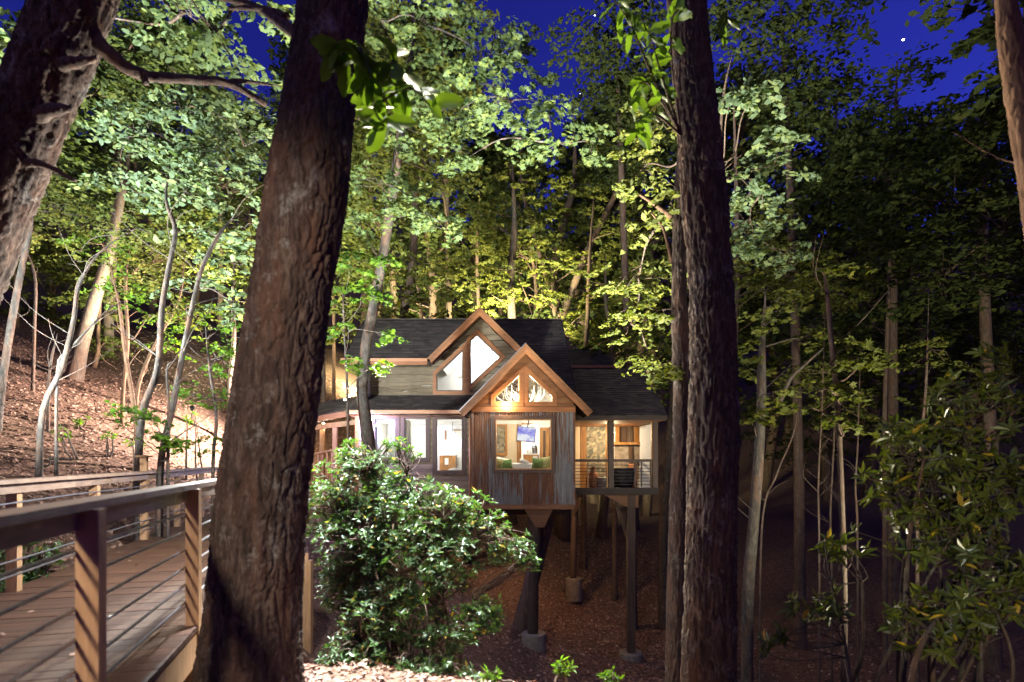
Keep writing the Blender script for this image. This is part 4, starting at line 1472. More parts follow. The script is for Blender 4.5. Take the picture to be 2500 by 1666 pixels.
# porch: egg chair, lantern table, stools
c = P(1440, 1160, 22.0)
st_ = empty('water_barrel', 'orange clay urn on the screened porch', 'urn', (c[0], 22.0, FLOOR))
m_ = MB(); m_.lathe((P(1448, 0, 22)[0], 22.0, FLOOR + 0.005), [(0.22, 0), (0.26, 0.1), (0.27, 0.45), (0.2, 0.62), (0.10, 0.70), (0.08, 0.86), (0.11, 0.9)], 22); m_.obj('body', 'terracotta', st_, smooth=True)
bx_ = empty('side_table', 'square pale side table beside the clay urn', 'table', (P(1467, 0, 21.5)[0], 21.5, FLOOR))
xa, xb = P(1457, 0, 21.5)[0], P(1481, 0, 21.5)[0]
m_ = MB(); m_.box((xa, 21.35, FLOOR + 0.48), (xb, 21.7, FLOOR + 0.52)); m_.obj('top', 'linen', bx_)
m_ = MB(); m_.box((xa + .02, 21.4, FLOOR + .005), (xb - .02, 21.68, FLOOR + 0.475)); m_.obj('base', 'stone', bx_)
c = P(1520, 1150, 21.6)
ec = empty('wicker_chair', 'dark rounded wicker chair on the porch', 'chair', (c[0], 21.6, FLOOR))
m_ = MB(); m_.lathe((0, 0, 0), [(0.20, 0.06), (0.34, 0.12), (0.46, 0.5), (0.50, 0.85), (0.47, 0.86), (0.42, 0.5), (0.30, 0.42), (0.01, 0.40)], 26)
m_.v[0] = m_.v[0] + np.array([c[0], 21.6, FLOOR]); m_.v[0][:, 2] -= 0.35 * np.clip(m_.v[0][:, 1] - 21.6, 0, 1) * (m_.v[0][:, 2] > FLOOR + .4)
m_.obj('shell', 'charcoal_fabric', ec, smooth=True)
m_ = MB(); m_.lathe((c[0], 21.6, FLOOR), [(0.28, 0.003), (0.28, 0.03), (0.06, 0.06), (0.06, 0.1)], 20); m_.obj('base', 'lamp_black', ec)
c = P(1545, 1160, 23.2)
m_ = MB(); m_.lathe((c[0], 23.2, FLOOR + 0.005), [(0.16, 0), (0.2, 0.5), (0.17, 0.95), (0.2, 1.0)], 18); tag(m_.obj('clay_pot', 'terracotta', smooth=True), 'tall clay pot behind the wicker chair', 'pot')
m_ = MB(); m_.box((P(1563, 0, 23.3)[0], 23.3, FLOOR + .3), (P(1590, 0, 23.3)[0], 23.33, 1.25)); tag(m_.obj('cloth_screen', 'linen'), 'pale grey cloth screen at the right end of the porch', 'screen')

# ------------------------------------------------------------------ lamps
def light(name, loc, power, color, radius=0.05, parent=None, spot=None, target=None, blend=0.6):
    l = bpy.data.lights.new(name, 'SPOT' if spot else 'POINT')
    l.energy = power
    l.color = color
    l.shadow_soft_size = radius
    o = bpy.data.objects.new(name, l)
    COL.objects.link(o)
    o.location = [float(x) for x in loc]
    if spot:
        l.spot_size = R(spot)
        l.spot_blend = blend
        d = Vector([float(x) for x in target]) - o.location
        o.rotation_euler = d.to_track_quat('-Z', 'Y').to_euler()
    if parent:
        adopt(o, parent)
    return o


light('chandelier_light', light_ch[0], light_ch[1], light_ch[2], 0.15, ch)
WARM = (1.0, 0.72, 0.40)
NEUT = (1.0, 0.88, 0.72)
COOL = (0.86, 0.94, 1.0)


def pendant(label, loc, power, color, drop=0.4, bulb='white_bulb', r=0.07):
    loc = np.array(loc, float)
    e = empty('ceiling_lamp', label, 'lamp', loc)
    m_ = MB(); m_.lathe(loc, [(0.03, 0.10), (0.09, 0.06), (0.17, -0.02), (0.165, -0.025), (0.08, 0.05)], 18); m_.obj('shade', 'porcelain', e, smooth=True)
    m_ = MB(); m_.sphere(loc + np.array([0, 0, 0.0]), r * 0.6, 12, 8); m_.obj('bulb', bulb, e, smooth=True)
    m_ = MB(); m_.tube([loc + np.array([0, 0, 0.1]), loc + np.array([0, 0, drop])], 0.008, 6); m_.obj('cord', 'lamp_black', e)
    light('lamp_light', loc + np.array([0, 0, -0.10]), power, color, 0.12, e)


pendant('white ceiling lamp in the bedroom behind the low windows', (-4.2, 22.0, 1.0), 38, (1.0, 0.95, 0.88))
pendant('white ceiling lamp in the bathroom behind the tall window', (-2.3, 22.2, 1.0), 17, (1.0, 0.93, 0.84))
pendant('white lamp hanging in the loft behind the large gable', (GX + 0.3, 23.2, 4.3), 70, (1.0, 0.97, 0.93), 0.5)
pendant('warm lamp hanging in the living room behind the bay', (0.9, 21.0, 1.75), 48, (1.0, 0.84, 0.62), 1.0)
pendant('warm lamp over the kitchen counter', (0.9, 25.0, 1.3), 60, (1.0, 0.88, 0.70), 0.3)
pendant('warm lamp under the porch ceiling', (3.9, 22.6, 1.05), 55, (1.0, 0.74, 0.42), 0.28, 'warm_bulb')


def add_fill_flood(label, loc, target, power, color, spot, bulb, stake=True, blend=0.7, rad=0.06):  # adds an unseen fill light in a lamp housing
    loc, target = np.array(loc, float), np.array(target, float)
    e = empty('fill_floodlight', label, 'fill_floodlight', loc)
    d = (target - loc) / np.linalg.norm(target - loc)
    m_ = MB(); m_.tube([loc - d * 0.10, loc - d * 0.02, loc + d * 0.04], [0.035, 0.07, 0.085], 14); m_.obj('housing', 'lamp_black', e, smooth=True)
    m_ = MB(); m_.tube([loc + d * 0.0405, loc + d * 0.045], [0.075, 0.07], 14); m_.obj('lens', bulb, e)
    if stake:
        m_ = MB(); m_.tube([loc - d * 0.05, (loc[0], loc[1], gz(loc[0], loc[1]) - 0.1)], 0.015, 8); m_.obj('stake', 'lamp_black', e)
    light('fill_beam', loc + d * 0.10, power, color, rad, e, spot, target, blend)
    return e


# warm lamp on the band under the small gable
c = P(1236, 990, 18.38)
e = empty('gable_lamp', 'warm lamp glowing on the board under the small gable', 'lamp', c)
m_ = MB(); m_.tube([c + np.array([0, 0.06, 0]), c + np.array([0, -0.02, 0])], [0.05, 0.06], 14); m_.obj('backplate', 'lamp_black', e)
m_ = MB(); m_.sphere(c + np.array([0, -0.05, 0]), 0.04); m_.obj('bulb', 'warm_bulb', e, smooth=True)
light('gable_light', c + np.array([0, -0.16, 0.02]), 26, (1.0, 0.80, 0.50), 0.06, e)
# cool lamp at the house corner by the entrance
c = P(905, 1032, 19.55)
e = empty('corner_lamp', 'bluish white lamp on the house corner behind the slim trunk', 'lamp', c)
m_ = MB(); m_.tube([c + np.array([0, 0.3, 0.0]), c], 0.02, 8); m_.obj('bracket', 'lamp_black', e)
m_ = MB(); m_.sphere(c + np.array([0, -0.03, -0.02]), 0.055); m_.obj('bulb', 'white_bulb', e, smooth=True)
light('corner_light', c + np.array([0, -0.15, -0.02]), 190, (0.50, 0.47, 1.0), 0.08, e)

# unseen fill lights added to brighten the trees, hillside and laurel
add_fill_flood('floodlight on the back wall of the house, added to light the wood', (0.6, 27.5, 3.3), (0.8, 36, 8.5), 14000, (1.0, 0.93, 0.55), 132, 'warm_bulb', False, 0.8, 1.0)
add_fill_flood('floodlight on the back corner of the house, added to light the hillside trees', (-5.9, 26.9, 3.0), (-5.0, 34, 7), 15000, (1.0, 0.94, 0.55), 150, 'warm_bulb', False, 0.8, 1.0)
add_fill_flood('floodlight at the foot of the hillside, added to light the trees left of the boardwalk', (-9.2, 6.2, gz(-9.2, 6.2) + 0.45), (-7.2, 12.0, 6.0), 7000, (0.86, 0.97, 1.0), 100, 'white_bulb', True, 0.8, 0.4)
add_fill_flood('floodlight up on the hillside, added to light the trees at the top', (-10.6, 19.0, gz(-10.6, 19.0) + 0.5), (-13.0, 25.0, 14.0), 10000, (0.95, 1.0, 0.78), 112, 'white_bulb', True, 0.8, 0.8)
add_fill_flood('floodlight in the ravine behind the laurel, added to light the maple canopy', (-0.7, 8.6, gz(-0.7, 8.6) + 0.5), (-0.3, 12.2, 7.0), 12500, (0.97, 1.0, 0.90), 84, 'white_bulb', True, 0.9, 0.5)
add_fill_flood('floodlight low in the ravine added to light the right-hand wood', (7.6, 5.6, gz(7.6, 5.6) + 0.4), (8.0, 14, 5), 1900, (1.0, 0.97, 0.74), 100, 'white_bulb', True, 0.9, 0.4)
add_fill_flood('floodlight on the pent roof end, added to light the hillside', (-5.6, 19.3, 2.45), (-13.0, 15.0, 1.6), 7800, (1.0, 0.85, 0.77), 108, 'white_bulb', False, 0.8, 0.2)
add_fill_flood('floodlight under the eave at the house corner, added to light the laurel', (-4.7, 19.3, 1.35), (-0.6, 5.0, 1.6), 9000, (1.0, 0.88, 0.66), 36, 'white_bulb', False, 0.5)
add_fill_flood('downlight high in the maple limbs, added to light the laurel', (-1.2, 8.4, 7.7), (-0.95, 6.0, -0.8), 13000, (0.93, 0.97, 1.0), 29, 'white_bulb', False, 0.6, 0.45)
# added lamp under the floor to warm the ground; hidden from the viewpoint
lp = np.array([1.2, 23.2, -1.95])
e = empty('underfloor_fill_lamp', 'warm lamp added under the floor to light the ground below', 'lamp', lp)
m_ = MB(); m_.tube([lp + np.array([0, 0, 0.3]), lp], 0.02, 8); m_.obj('bracket', 'lamp_black', e)
m_ = MB(); m_.sphere(lp + np.array([0, 0, -0.04]), 0.045); m_.obj('bulb', 'warm_bulb', e, smooth=True)
light('underfloor_fill', lp + np.array([0, 0, -0.12]), 85, (1.0, 0.62, 0.36), 0.1, e)
# unseen fill lamp added behind the viewpoint, lighting the rhododendron
lp = np.array([1.1, -0.9, -0.75])
e = empty('path_fill_lamp', 'low lamp added on the bank behind the viewpoint to light the rhododendron', 'lamp', (lp[0], lp[1], gz(lp[0], lp[1])))
m_ = MB(); m_.tube([(lp[0], lp[1], gz(lp[0], lp[1]) - 0.1), tuple(lp)], 0.02, 8); m_.obj('stake', 'lamp_black', e)
m_ = MB(); m_.lathe(lp, [(0.02, 0.16), (0.11, 0.12), (0.11, 0.115)], 14); m_.obj('cap', 'lamp_black', e)
m_ = MB(); m_.sphere(lp, 0.04); m_.obj('bulb', 'warm_bulb', e, smooth=True)
light('path_fill', lp + np.array([0.03, 0.08, 0.02]), 230, (1.0, 0.90, 0.60), 0.06, e, 44, (4.9, 4.3, -0.7), 0.5)

# added lamp lighting the laurel, hidden from here by the thick trunk
lp = np.array([-3.08, 6.9, 0.75])
e = empty('rail_fill_lamp', 'white lamp added on the boardwalk rail behind the thick trunk to light the laurel', 'lamp', (lp[0], lp[1], -0.2))
m_ = MB(); m_.tube([(lp[0] - .1, lp[1] + .02, -0.4), (lp[0] - .05, lp[1] + .02, 0.5), (lp[0], lp[1], lp[2] - 0.05)], 0.018, 8); m_.obj('arm', 'lamp_black', e)
m_ = MB(); m_.sphere(lp, 0.06); m_.obj('bulb', 'white_bulb', e, smooth=True)
light('rail_fill', lp + np.array([0, -0.02, 0.12]), 300, (0.95, 0.98, 1.0), 0.10, e)

# unseen lantern added to give the light from behind the viewpoint
lp = np.array([-2.35, -1.6, 2.1])
e = empty('post_fill_lantern', 'unseen lantern added beside the boardwalk to light the rail posts and thick trunk', 'lantern', (lp[0], lp[1], gz(lp[0], lp[1])))
m_ = MB(); m_.box((lp[0] - 0.05, lp[1] - 0.05, gz(lp[0], lp[1]) - 0.2), (lp[0] + 0.05, lp[1] + 0.05, lp[2] - 0.2)); m_.obj('post', 'post_wood', e)
m_ = MB(); m_.lathe(lp, [(0.02, 0.2), (0.14, 0.12), (0.14, 0.11)], 16); m_.obj('cap', 'lamp_black', e)
m_ = MB(); m_.sphere(lp + np.array([0, 0, -0.08]), 0.06); m_.obj('bulb', 'white_bulb', e, smooth=True)
light('lantern_fill', lp + np.array([0.12, 0.16, -0.1]), 340, (1.0, 0.86, 0.72), 0.22, e, 62, (-2.6, 4.6, -0.7), 0.5)

# string lights at the entrance
sl = empty('string_lights', 'string of small white bulbs rising left of the entrance roof', 'string lights', P(842, 976, 21.5))
pts_b = [(842, 976), (853, 967), (860, 960), (869, 951), (876, 941)]
m_ = MB(); m_.tube([P(832, 984, 21.5)] + [P(x, y, 21.5) for x, y in pts_b] + [P(884, 925, 21.4)], 0.006, 5, smooth_n=30); m_.obj('wire', 'lamp_black', sl)
for x, y in pts_b[:4]:
    m_ = MB(); m_.sphere(P(x, y, 21.5), 0.036); m_.obj('bulb', 'white_bulb', sl, smooth=True)
sl = empty('string_lights', 'string of bulbs hanging under the entrance roof', 'string lights', P(766, 1045, 20.8))
pts_b = [(766, 1045), (790, 1036), (812, 1037)]
m_ = MB(); m_.tube([P(752, 1036, 20.8)] + [P(x, y - 4, 20.8) for x, y in pts_b] + [P(835, 1028, 20.8)], 0.006, 5, smooth_n=24); m_.obj('wire', 'lamp_black', sl)
for x, y in pts_b:
    m_ = MB(); m_.sphere(P(x, y, 20.8), 0.05); m_.obj('bulb', 'warm_bulb', sl, smooth=True)
light('string_light', P(790, 1045, 21.2), 75, (1.0, 0.82, 0.55), 0.2, sl)

# stars
for k, (px_, py_, r_, lab) in enumerate(((2205, 97, 0.7, 'bright white star in the gap at upper right'), (2362, 28, 0.4, 'fainter star right of the bright one'),
                                         (1417, 230, 0.35, 'small star above the house between the crowns'), (1452, 38, 0.3, 'tiny star high in the middle gap'))):
    m_ = MB(); m_.sphere((0, 0, 0), r_, 10, 6)
    o = m_.obj('star', 'star_light', smooth=True)
    o.location = P(px_, py_, 420)
    tag(o, lab, 'star', kind='structure')

# ------------------------------------------------------------------ trees
def bark_disp(depth, cell, stretch, lump=0.0):
    def f(cx, cy, s, th):
        w1 = 1.6 * (vnoise(cx * 5, cy * 5, s * 2.2) - 0.5) + 0.9 * (vnoise(cx * 14 + 3, cy * 14, s * 6) - 0.5)
        ws = 1.4 * (vnoise(cx * 9 + 7, cy * 9, s * 4) - 0.5)
        a, b, c = cx / cell + w1, cy / cell + w1, s / (cell * stretch) + ws
        n1 = vnoise(a, b, c)
        n2 = vnoise(a * 2.1 + 9, b * 2.1, c * 2.6)
        n3 = vnoise(a * 4.7 + 3, b * 4.7, c * 7.0)
        n4 = vnoise(a * 9.5 + 1, b * 9.5, c * 15)
        furrow = np.clip(1 - np.abs(2 * n1 - 1) * 3.0, 0, 1) ** 0.8
        crack = np.clip(1 - np.abs(2 * n2 - 1) * 4.0, 0, 1)
        plate = np.floor(vnoise(a * 0.8 + 4, b * 0.8, c * 1.1) * 4) / 4
        h = -depth * furrow - 0.45 * depth * crack * (1 - furrow) + depth * 0.6 * (n3 - 0.5) + depth * 0.3 * (n4 - 0.5) + depth * 0.5 * (plate - 0.5)
        return h + lump * (vnoise(cx * 2.2, cy * 2.2, s * 1.3) - 0.5)
    return f


class Crown:
    def __init__(self, tmpl='oval', size=0.12):
        self.tmpl, self.size = tmpl, size
        self.mb = MB()
        self.n = 0

    def spray(self, centers, dirs, radius, per, flat=0.2, tilt=0.42):
        """flattened discs of leaves round each centre"""
        k = len(centers)
        n = k * per
        ci = np.repeat(np.arange(k), per)
        rad_ = np.asarray(radius)[ci]
        ax = np.stack([-dirs[:, 0], -dirs[:, 1]], 1) + rng.normal(0, 0.12, (k, 2))
        ax /= np.linalg.norm(ax, axis=1)[:, None] + 1e-6
        ax = ax[ci]
        tt = rng.uniform(0, 1, n)
        wd = (1.0 - 0.65 * tt) * 0.75 * rad_ * rng.uniform(-1, 1, n)
        al = (tt - 0.45) * 2.1 * rad_
        off = np.stack([ax[:, 0] * al - ax[:, 1] * wd, ax[:, 1] * al + ax[:, 0] * wd, rng.normal(0, 1, n) * flat * 0.5 * rad_ - 0.30 * rad_ * tt ** 2 - 0.35 * wd ** 2 / (rad_ + 1e-6)], 1)
        # lean each disc
        lean = dirs[ci]
        off[:, 2] += (off[:, 0] * lean[:, 0] + off[:, 1] * lean[:, 1])
        pos = centers[ci] + off
        nrm = np.stack([-lean[:, 0], -lean[:, 1], np.ones(n)], 1) + rng.normal(0, tilt, (n, 3))
        size = self.size * np.clip(rng.normal(0.95, 0.28, n), 0.4, 1.6)
        self.put(pos, nrm, size)

    def put(self, pos, nrm, size):
        n = len(pos)
        sp = rng.uniform(0, 2 * np.pi, n)
        if self.tmpl == 'maple':
            leaves_into(self.mb, pos, nrm, sp, size * 0.8, MAPLE, None, MAPLE_T)
        elif self.tmpl == 'oval':
            leaves_into(self.mb, pos, nrm, sp, size, LEAF_FLAT, LEAF_Q)
        else:
            leaves_into(self.mb, pos, nrm, sp, size, DIAMOND, DIAMOND_Q)
        self.n += n


TREE_STATS = []


def tree(label, path, r0, r1, bark, blobs, leaf, size, tmpl='oval', cov=1.6, sides=10, group=None, name='forest_tree', disp=None, nseg=None, limbs=True, spray_r=0.33, per=34, hang=0.0, rooted=True, limb_r=0.5):
    pts = [P(*p) for p in path]
    if rooted:
        b = pts[0]
        z = gz(b[0], b[1]) - 0.2
        if b[2] > z + 0.1:
            d = pts[0] - pts[1]
            base = np.array([b[0] + d[0] * 0.12, b[1] + d[1] * 0.05, z])
            base[2] = gz(base[0], base[1]) - 0.2
            pts = [base] + pts
    pts = np.array(pts)
    L = np.linalg.norm(np.diff(pts, axis=0), axis=1).sum()
    n = nseg or max(16, int(L / 0.25))
    cen = catmull(pts, n)
    rad = np.linspace(r0, r1, n)
    # flare at the foot
    sdist = np.concatenate([[0], np.cumsum(np.linalg.norm(np.diff(cen, axis=0), axis=1))])
    uu_ = np.linspace(0, 1, n)
    rad = rad * np.clip((1 - uu_) / 0.22, 0.12, 1) ** 0.7
    rad = rad * (1 + 0.35 * np.exp(-sdist / (2.2 * r0 + 0.05)))
    root = empty(name, label, 'tree', (pts[0][0], pts[0][1], pts[0][2] + 0.2), group)
    mb = MB()
    wob = disp
    if wob is None:
        wob = lambda cx, cy, s, th: 0.10 * r0 * (vnoise(cx * 4 / max(r0, .03) * .2 + 5, cy * 4 / max(r0, .03) * .2, s * 1.5) - 0.5)
    mb.tube(cen, rad, sides, True, wob)
    mb.obj('trunk', bark, root, smooth=True)
    br = MB()
    cr = Crown(tmpl, size)
    hubs_ = []
    for bl in blobs:
        px_, py_, d, rx, ry = bl[:5]
        bc = bl[5] if len(bl) > 5 else cov
        c = P(px_, py_, d)
        rr = np.array([rx * d / F, 0.85 * (rx + ry) / 2 * d / F, ry * d / F])
        leaf_px = (size * F / d) ** 2 * 0.42
        nl = int(1.7 * bc * math.pi * rx * ry / leaf_px)
        ns = max(3, nl // per)
        # limb
        hd = np.linalg.norm(cen[:, :2] - c[None, :2], axis=1)
        want = c[2] - 0.30 * hd
        k = int(np.argmin(np.abs(cen[:, 2] - want) + 0.35 * hd))
        k = max(k, n // 5)
        s0 = cen[k]
        if hubs_ and np.linalg.norm(s0 - c) > 1.8:
            hb = min(hubs_, key=lambda q_: np.linalg.norm(q_ - c) + max(0, q_[2] - c[2]))
            if np.linalg.norm(hb - c) < 0.75 * np.linalg.norm(s0 - c):
                s0 = hb
        hubs_.append(c)
        rl = min(rad[k] * limb_r, 0.012 + 0.016 * rr[0])
        mid = (s0 * 0.45 + c * 0.55) + np.array([rng.normal(0, .15), rng.normal(0, .15), 0.12 * np.linalg.norm(c - s0)]) * 0.6
        if limbs:
            br.tube([s0, s0 * 0.7 + mid * 0.3 + rng.normal(0, .06, 3), mid, c], [rl, rl * .8, rl * 0.6, rl * 0.3], 6, smooth_n=14)
        # sprays
        u = rng.normal(0, 1, (ns, 3))
        u /= np.linalg.norm(u, axis=1)[:, None]
        q = u * (rng.uniform(0.12, 1, ns) ** 0.45)[:, None] * rr
        q[:, 2] -= hang * (q[:, 0] ** 2 + q[:, 1] ** 2) / (rr[0] + 0.01)
        cs = c + q
        if limbs and d < 20:
            for i in range(0, ns, 2):
                s1 = c + q[i] * 0.12 if i % 4 else mid * 0.5 + c * 0.5
                br.tube([s1, s1 * 0.5 + cs[i] * 0.5 + rng.normal(0, .05, 3), cs[i]], [0.008, 0.006, 0.003], 4)
        ln = q / (np.linalg.norm(rr) + 1e-6) * -0.5
        sr = spray_r * rng.uniform(0.6, 1.35, ns) * (0.6 + 0.4 * min(1.5, rr[0]))
        cr.spray(cs, ln, sr, per)
    if r0 < 0.13 and pts[0][1] < 20:
        for _ in range(6):
            k = int(rng.integers(int(n * 0.3), n - 1))
            a = rng.uniform(0, 6.28)
            ln_ = rng.uniform(0.3, 1.1)
            e1 = cen[k] + np.array([math.cos(a) * .5, math.sin(a) * .4, 0.35]) * ln_
            e2 = cen[k] + np.array([math.cos(a + .3), math.sin(a + .3) * .8, 0.75]) * ln_
            rk = min(rad[k] * 0.35, 0.009)
            br.tube([cen[k], e1 + rng.normal(0, .04, 3), e2], [rk, rk * .7, rk * .25], 5, smooth_n=9)
    if br.n:
        br.obj('branches', bark, root, smooth=True)['kind'] = 'stuff'
    if cr.n:
        o = cr.mb.obj('crown', leaf, root)
    TREE_STATS.append((label, cr.n))
    return root


# --- the two big trunks, the leaning oak and the other near trunks
def near_leaf_mesh(k):
    """one broad leaf, base at the origin, blade along +Y, curved and folded on its midrib"""
    m_ = MB()
    n = 9
    y = np.linspace(0, 1, n)
    w = 0.24 * np.sin(np.pi * np.clip(y * 0.93 + 0.04, 0, 1)) ** 0.8 * (0.75 + 0.5 * y) * (1 + 0.08 * np.sin(y * 17 + k))
    zc = -0.35 * y ** 2 + 0.05 * np.sin(y * 6 + k)
    v = []
    for i in range(n):
        v += [(-w[i], y[i], zc[i] + 0.10 * w[i] / 0.3), (-w[i] * .5, y[i], zc[i] + .035), (0, y[i], zc[i]), (w[i] * .5, y[i], zc[i] + .035), (w[i], y[i], zc[i] + 0.10 * w[i] / 0.3)]
    q = []
    for i in range(n - 1):
        for j in range(4):
            q.append((i * 5 + j, i * 5 + j + 1, i * 5 + j + 6, i * 5 + j + 5))
    m_.add(v, q)
    return m_.mesh('leaf', 'near_leaf', True)


NEAR_LEAVES = [near_leaf_mesh(k) for k in range(3)]


def sprig(root, start, twigs, leaf_len, per_twig):
    """a leafy shoot on a near trunk: a twig mesh with every leaf its own object"""
    m_ = MB()
    for tw in twigs:
        m_.tube([start] + list(tw), np.linspace(0.012, 0.004, len(tw) + 1), 6, smooth_n=16)
    tg = m_.obj('sprig', 'brown_bark', root, smooth=True)
    for tw in twigs:
        cv = catmull(np.array([start] + list(tw)), 24)
        for k in range(per_twig):
            i = min(23, 7 + int(17 * (k + random.random()) / per_twig))
            p = cv[i]
            a = random.uniform(0, 6.28)
            dirv = Vector((math.cos(a), math.sin(a) * 0.7, random.uniform(-0.9, 0.35)))
            o = bpy.data.objects.new('leaf', random.choice(NEAR_LEAVES))
            COL.objects.link(o)
            s = leaf_len * random.uniform(0.65, 1.15)
            qn = dirv.to_track_quat('Y', 'Z') @ Matrix.Rotation(random.uniform(-.8, .8), 4, 'Y').to_quaternion()
            o.matrix_basis = Matrix.Translation(Vector(p)) @ qn.to_matrix().to_4x4() @ Matrix.Scale(s, 4)
            adopt(o, tg)


# T1: thick trunk beside the boardwalk
t1 = tree('thick dark furrowed trunk beside the boardwalk, nearest the camera', [(600, 1800, 4.0), (612, 1600, 4.0), (645, 1200, 4.0), (698, 800, 4.05), (757, 400, 4.15), (815, 0, 4.3), (870, -500, 4.6), (880, -1000, 5.0)], 0.315, 0.235, 'oak_bark',
          [(870, -350, 4.8, 300, 120)], 'maple_leaf', 0.13, 'oval', 1.0, 220, None, 'oak_tree', bark_disp(0.020, 0.034, 3.4, 0.05), 820, limbs=True)
for pth, r_ in (([P(740, 95, 4.2), P(690, 60, 4.5), P(620, 15, 5.0), (P(520, -10, 5.6))], 0.055), ([P(700, 40, 4.5), P(640, 22, 4.8), P(560, 20, 5.2)], 0.03)):
    m_ = MB(); m_.tube(pth, [r_, r_ * .85, r_ * .6, r_ * .5][:len(pth)], 12, smooth_n=40, disp=bark_disp(0.006, 0.03, 3)); m_.obj('limb', 'brown_bark', t1, smooth=True)
s0 = P(875, 290, 3.95)
sprig(t1, s0, [[P(930, 250, 3.8), P(1000, 215, 3.6), P(1050, 260, 3.5)], [P(925, 200, 3.8), P(960, 150, 3.6), P(980, 170, 3.5)], [P(910, 220, 3.7), P(890, 150, 3.5), P(860, 110, 3.4)], [P(905, 260, 3.8), P(930, 300, 3.6), P(940, 310, 3.5)], [P(900, 200, 3.7), P(850, 130, 3.45), P(820, 120, 3.4)]], 0.20, 13)

t2 = tree('dark straight trunk standing alone in front of the ravine', [(1730, 1800, 5.5), (1731, 1600, 5.5), (1738, 1200, 5.5), (1740, 800, 5.55), (1712, 400, 5.7), (1680, 60, 5.9), (1655, -400, 6.2), (1640, -900, 6.6)], 0.275, 0.17, 'oak_bark',
          [(1700, -300, 6.0, 300, 120)], 'dark_leaf', 0.13, 'oval', 1.0, 180, None, 'oak_tree', bark_disp(0.026, 0.04, 4.5, 0.03), 700)
s0 = P(1662, 330, 5.55)
sprig(t2, s0, [[P(1610, 240, 5.2), P(1570, 200, 5.0), P(1530, 270, 4.9)], [P(1620, 200, 5.1), P(1590, 100, 4.9), P(1560, 30, 4.8)], [P(1640, 150, 5.2), P(1640, 60, 5.0), P(1660, -10, 4.9)], [P(1600, 280, 5.2), P(1555, 300, 5.0), P(1560, 330, 4.95)], [P(1590, 180, 5.0), P(1540, 60, 4.8), P(1500, 0, 4.7)]], 0.17, 14)
s0 = P(1745, 100, 5.8)
sprig(t2, s0, [[P(1770, 60, 5.7), P(1775, 30, 5.6)], [P(1765, 90, 5.7), P(1770, 120, 5.6)]], 0.17, 5)

t3 = tree('mossy trunk close behind the dark straight one', [(1645, 1700, 8.2), (1650, 1400, 8.2), (1662, 1000, 8.2), (1658, 650, 8.2), (1668, 400, 8.3), (1690, 150, 8.4), (1700, -300, 8.6)], 0.14, 0.085, 'oak_bark',
          [(1560, 420, 9.5, 90, 70), (1600, 560, 9.0, 70, 35), (1560, 680, 11, 110, 60), (1540, 790, 11.5, 90, 50), (1590, 880, 11.5, 80, 40), (1610, 300, 10, 90, 60), (1640, 500, 7.9, 40, 40, .8), (1600, 760, 8.4, 50, 30, .8), (1640, 900, 7.9, 25, 40, .6)], 'olive_leaf', 0.11, 'oval', 1.3, 72, None, 'oak_tree', bark_disp(0.016, 0.03, 4, 0.02), 420)
m_ = MB(); m_.tube([P(1640, 530, 8.25), P(1600, 500, 8.3), P(1562, 475, 8.4)], [0.045, 0.03, 0.02], 10, smooth_n=20); m_.obj('limb', 'orange_bark', t3, smooth=True)
m_ = MB(); m_.tube([P(1640, 640, 8.25), P(1620, 560, 8.3), P(1590, 520, 8.35)], [0.03, 0.022, 0.012], 8, smooth_n=16); m_.obj('limb', 'orange_bark', t3, smooth=True)

t0 = tree('great oak leaning in over the boardwalk from the left', [(-520, 1500, 5.6), (-330, 1150, 5.4), (-110, 700, 5.2), (10, 420, 5.1), (95, 230, 5.05), (178, 20, 5.0), (260, -250, 5.1), (300, -700, 5.4)], 0.34, 0.25, 'oak_bark',
          [(520, 80, 7.4, 120, 90), (600, 210, 7.0, 70, 50), (450, 30, 8, 130, 60), (20, 110, 8.5, 110, 120), (330, -40, 8, 200, 60), (640, 20, 7.5, 120, 60)], 'maple_leaf', 0.115, 'oval', 1.25, 120, None, 'oak_tree', bark_disp(0.026, 0.05, 4, 0.06), 420)
for pth, r_ in (([(205, 60, 5.0), (262, 128, 5.05), (345, 182, 5.2), (470, 195, 5.6), (560, 205, 6.0), (650, 255, 6.3)], 0.075), ([(560, 200, 6.0), (610, 200, 6.2), (690, 212, 6.4)], 0.028),
                ([(110, 190, 5.0), (150, 160, 4.9), (190, 152, 4.8), (232, 143, 4.75)], 0.075), ([(60, 310, 5.0), (110, 275, 4.9), (150, 266, 4.8), (170, 264, 4.75)], 0.08),
                ([(50, 400, 5.0), (100, 400, 4.95), (185, 442, 5.0)], 0.04), ([(350, 185, 5.2), (356, 205, 5.2)], 0.04)):
    m_ = MB(); m_.tube([P(*p) for p in pth], np.linspace(r_, r_ * 0.45 if len(pth) > 3 else r_ * 0.6, len(pth)), 20, smooth_n=60, disp=bark_disp(0.010, 0.03, 3, 0.02)); m_.obj('limb', 'brown_bark', t0, smooth=True)

t4 = tree('reddish trunk leaning at the right edge of the picture', [(2640, 1500, 4.4), (2570, 900, 4.4), (2510, 380, 4.4), (2480, 180, 4.4), (2455, 0, 4.4), (2420, -300, 4.5)], 0.10, 0.075, 'orange_bark',
          [(2440, 60, 6, 60, 60), (2560, -60, 5, 150, 60)], 'dark_leaf', 0.11, 'oval', 1.2, 60, None, 'pine_tree', bark_disp(0.008, 0.03, 4, 0.02), 260)

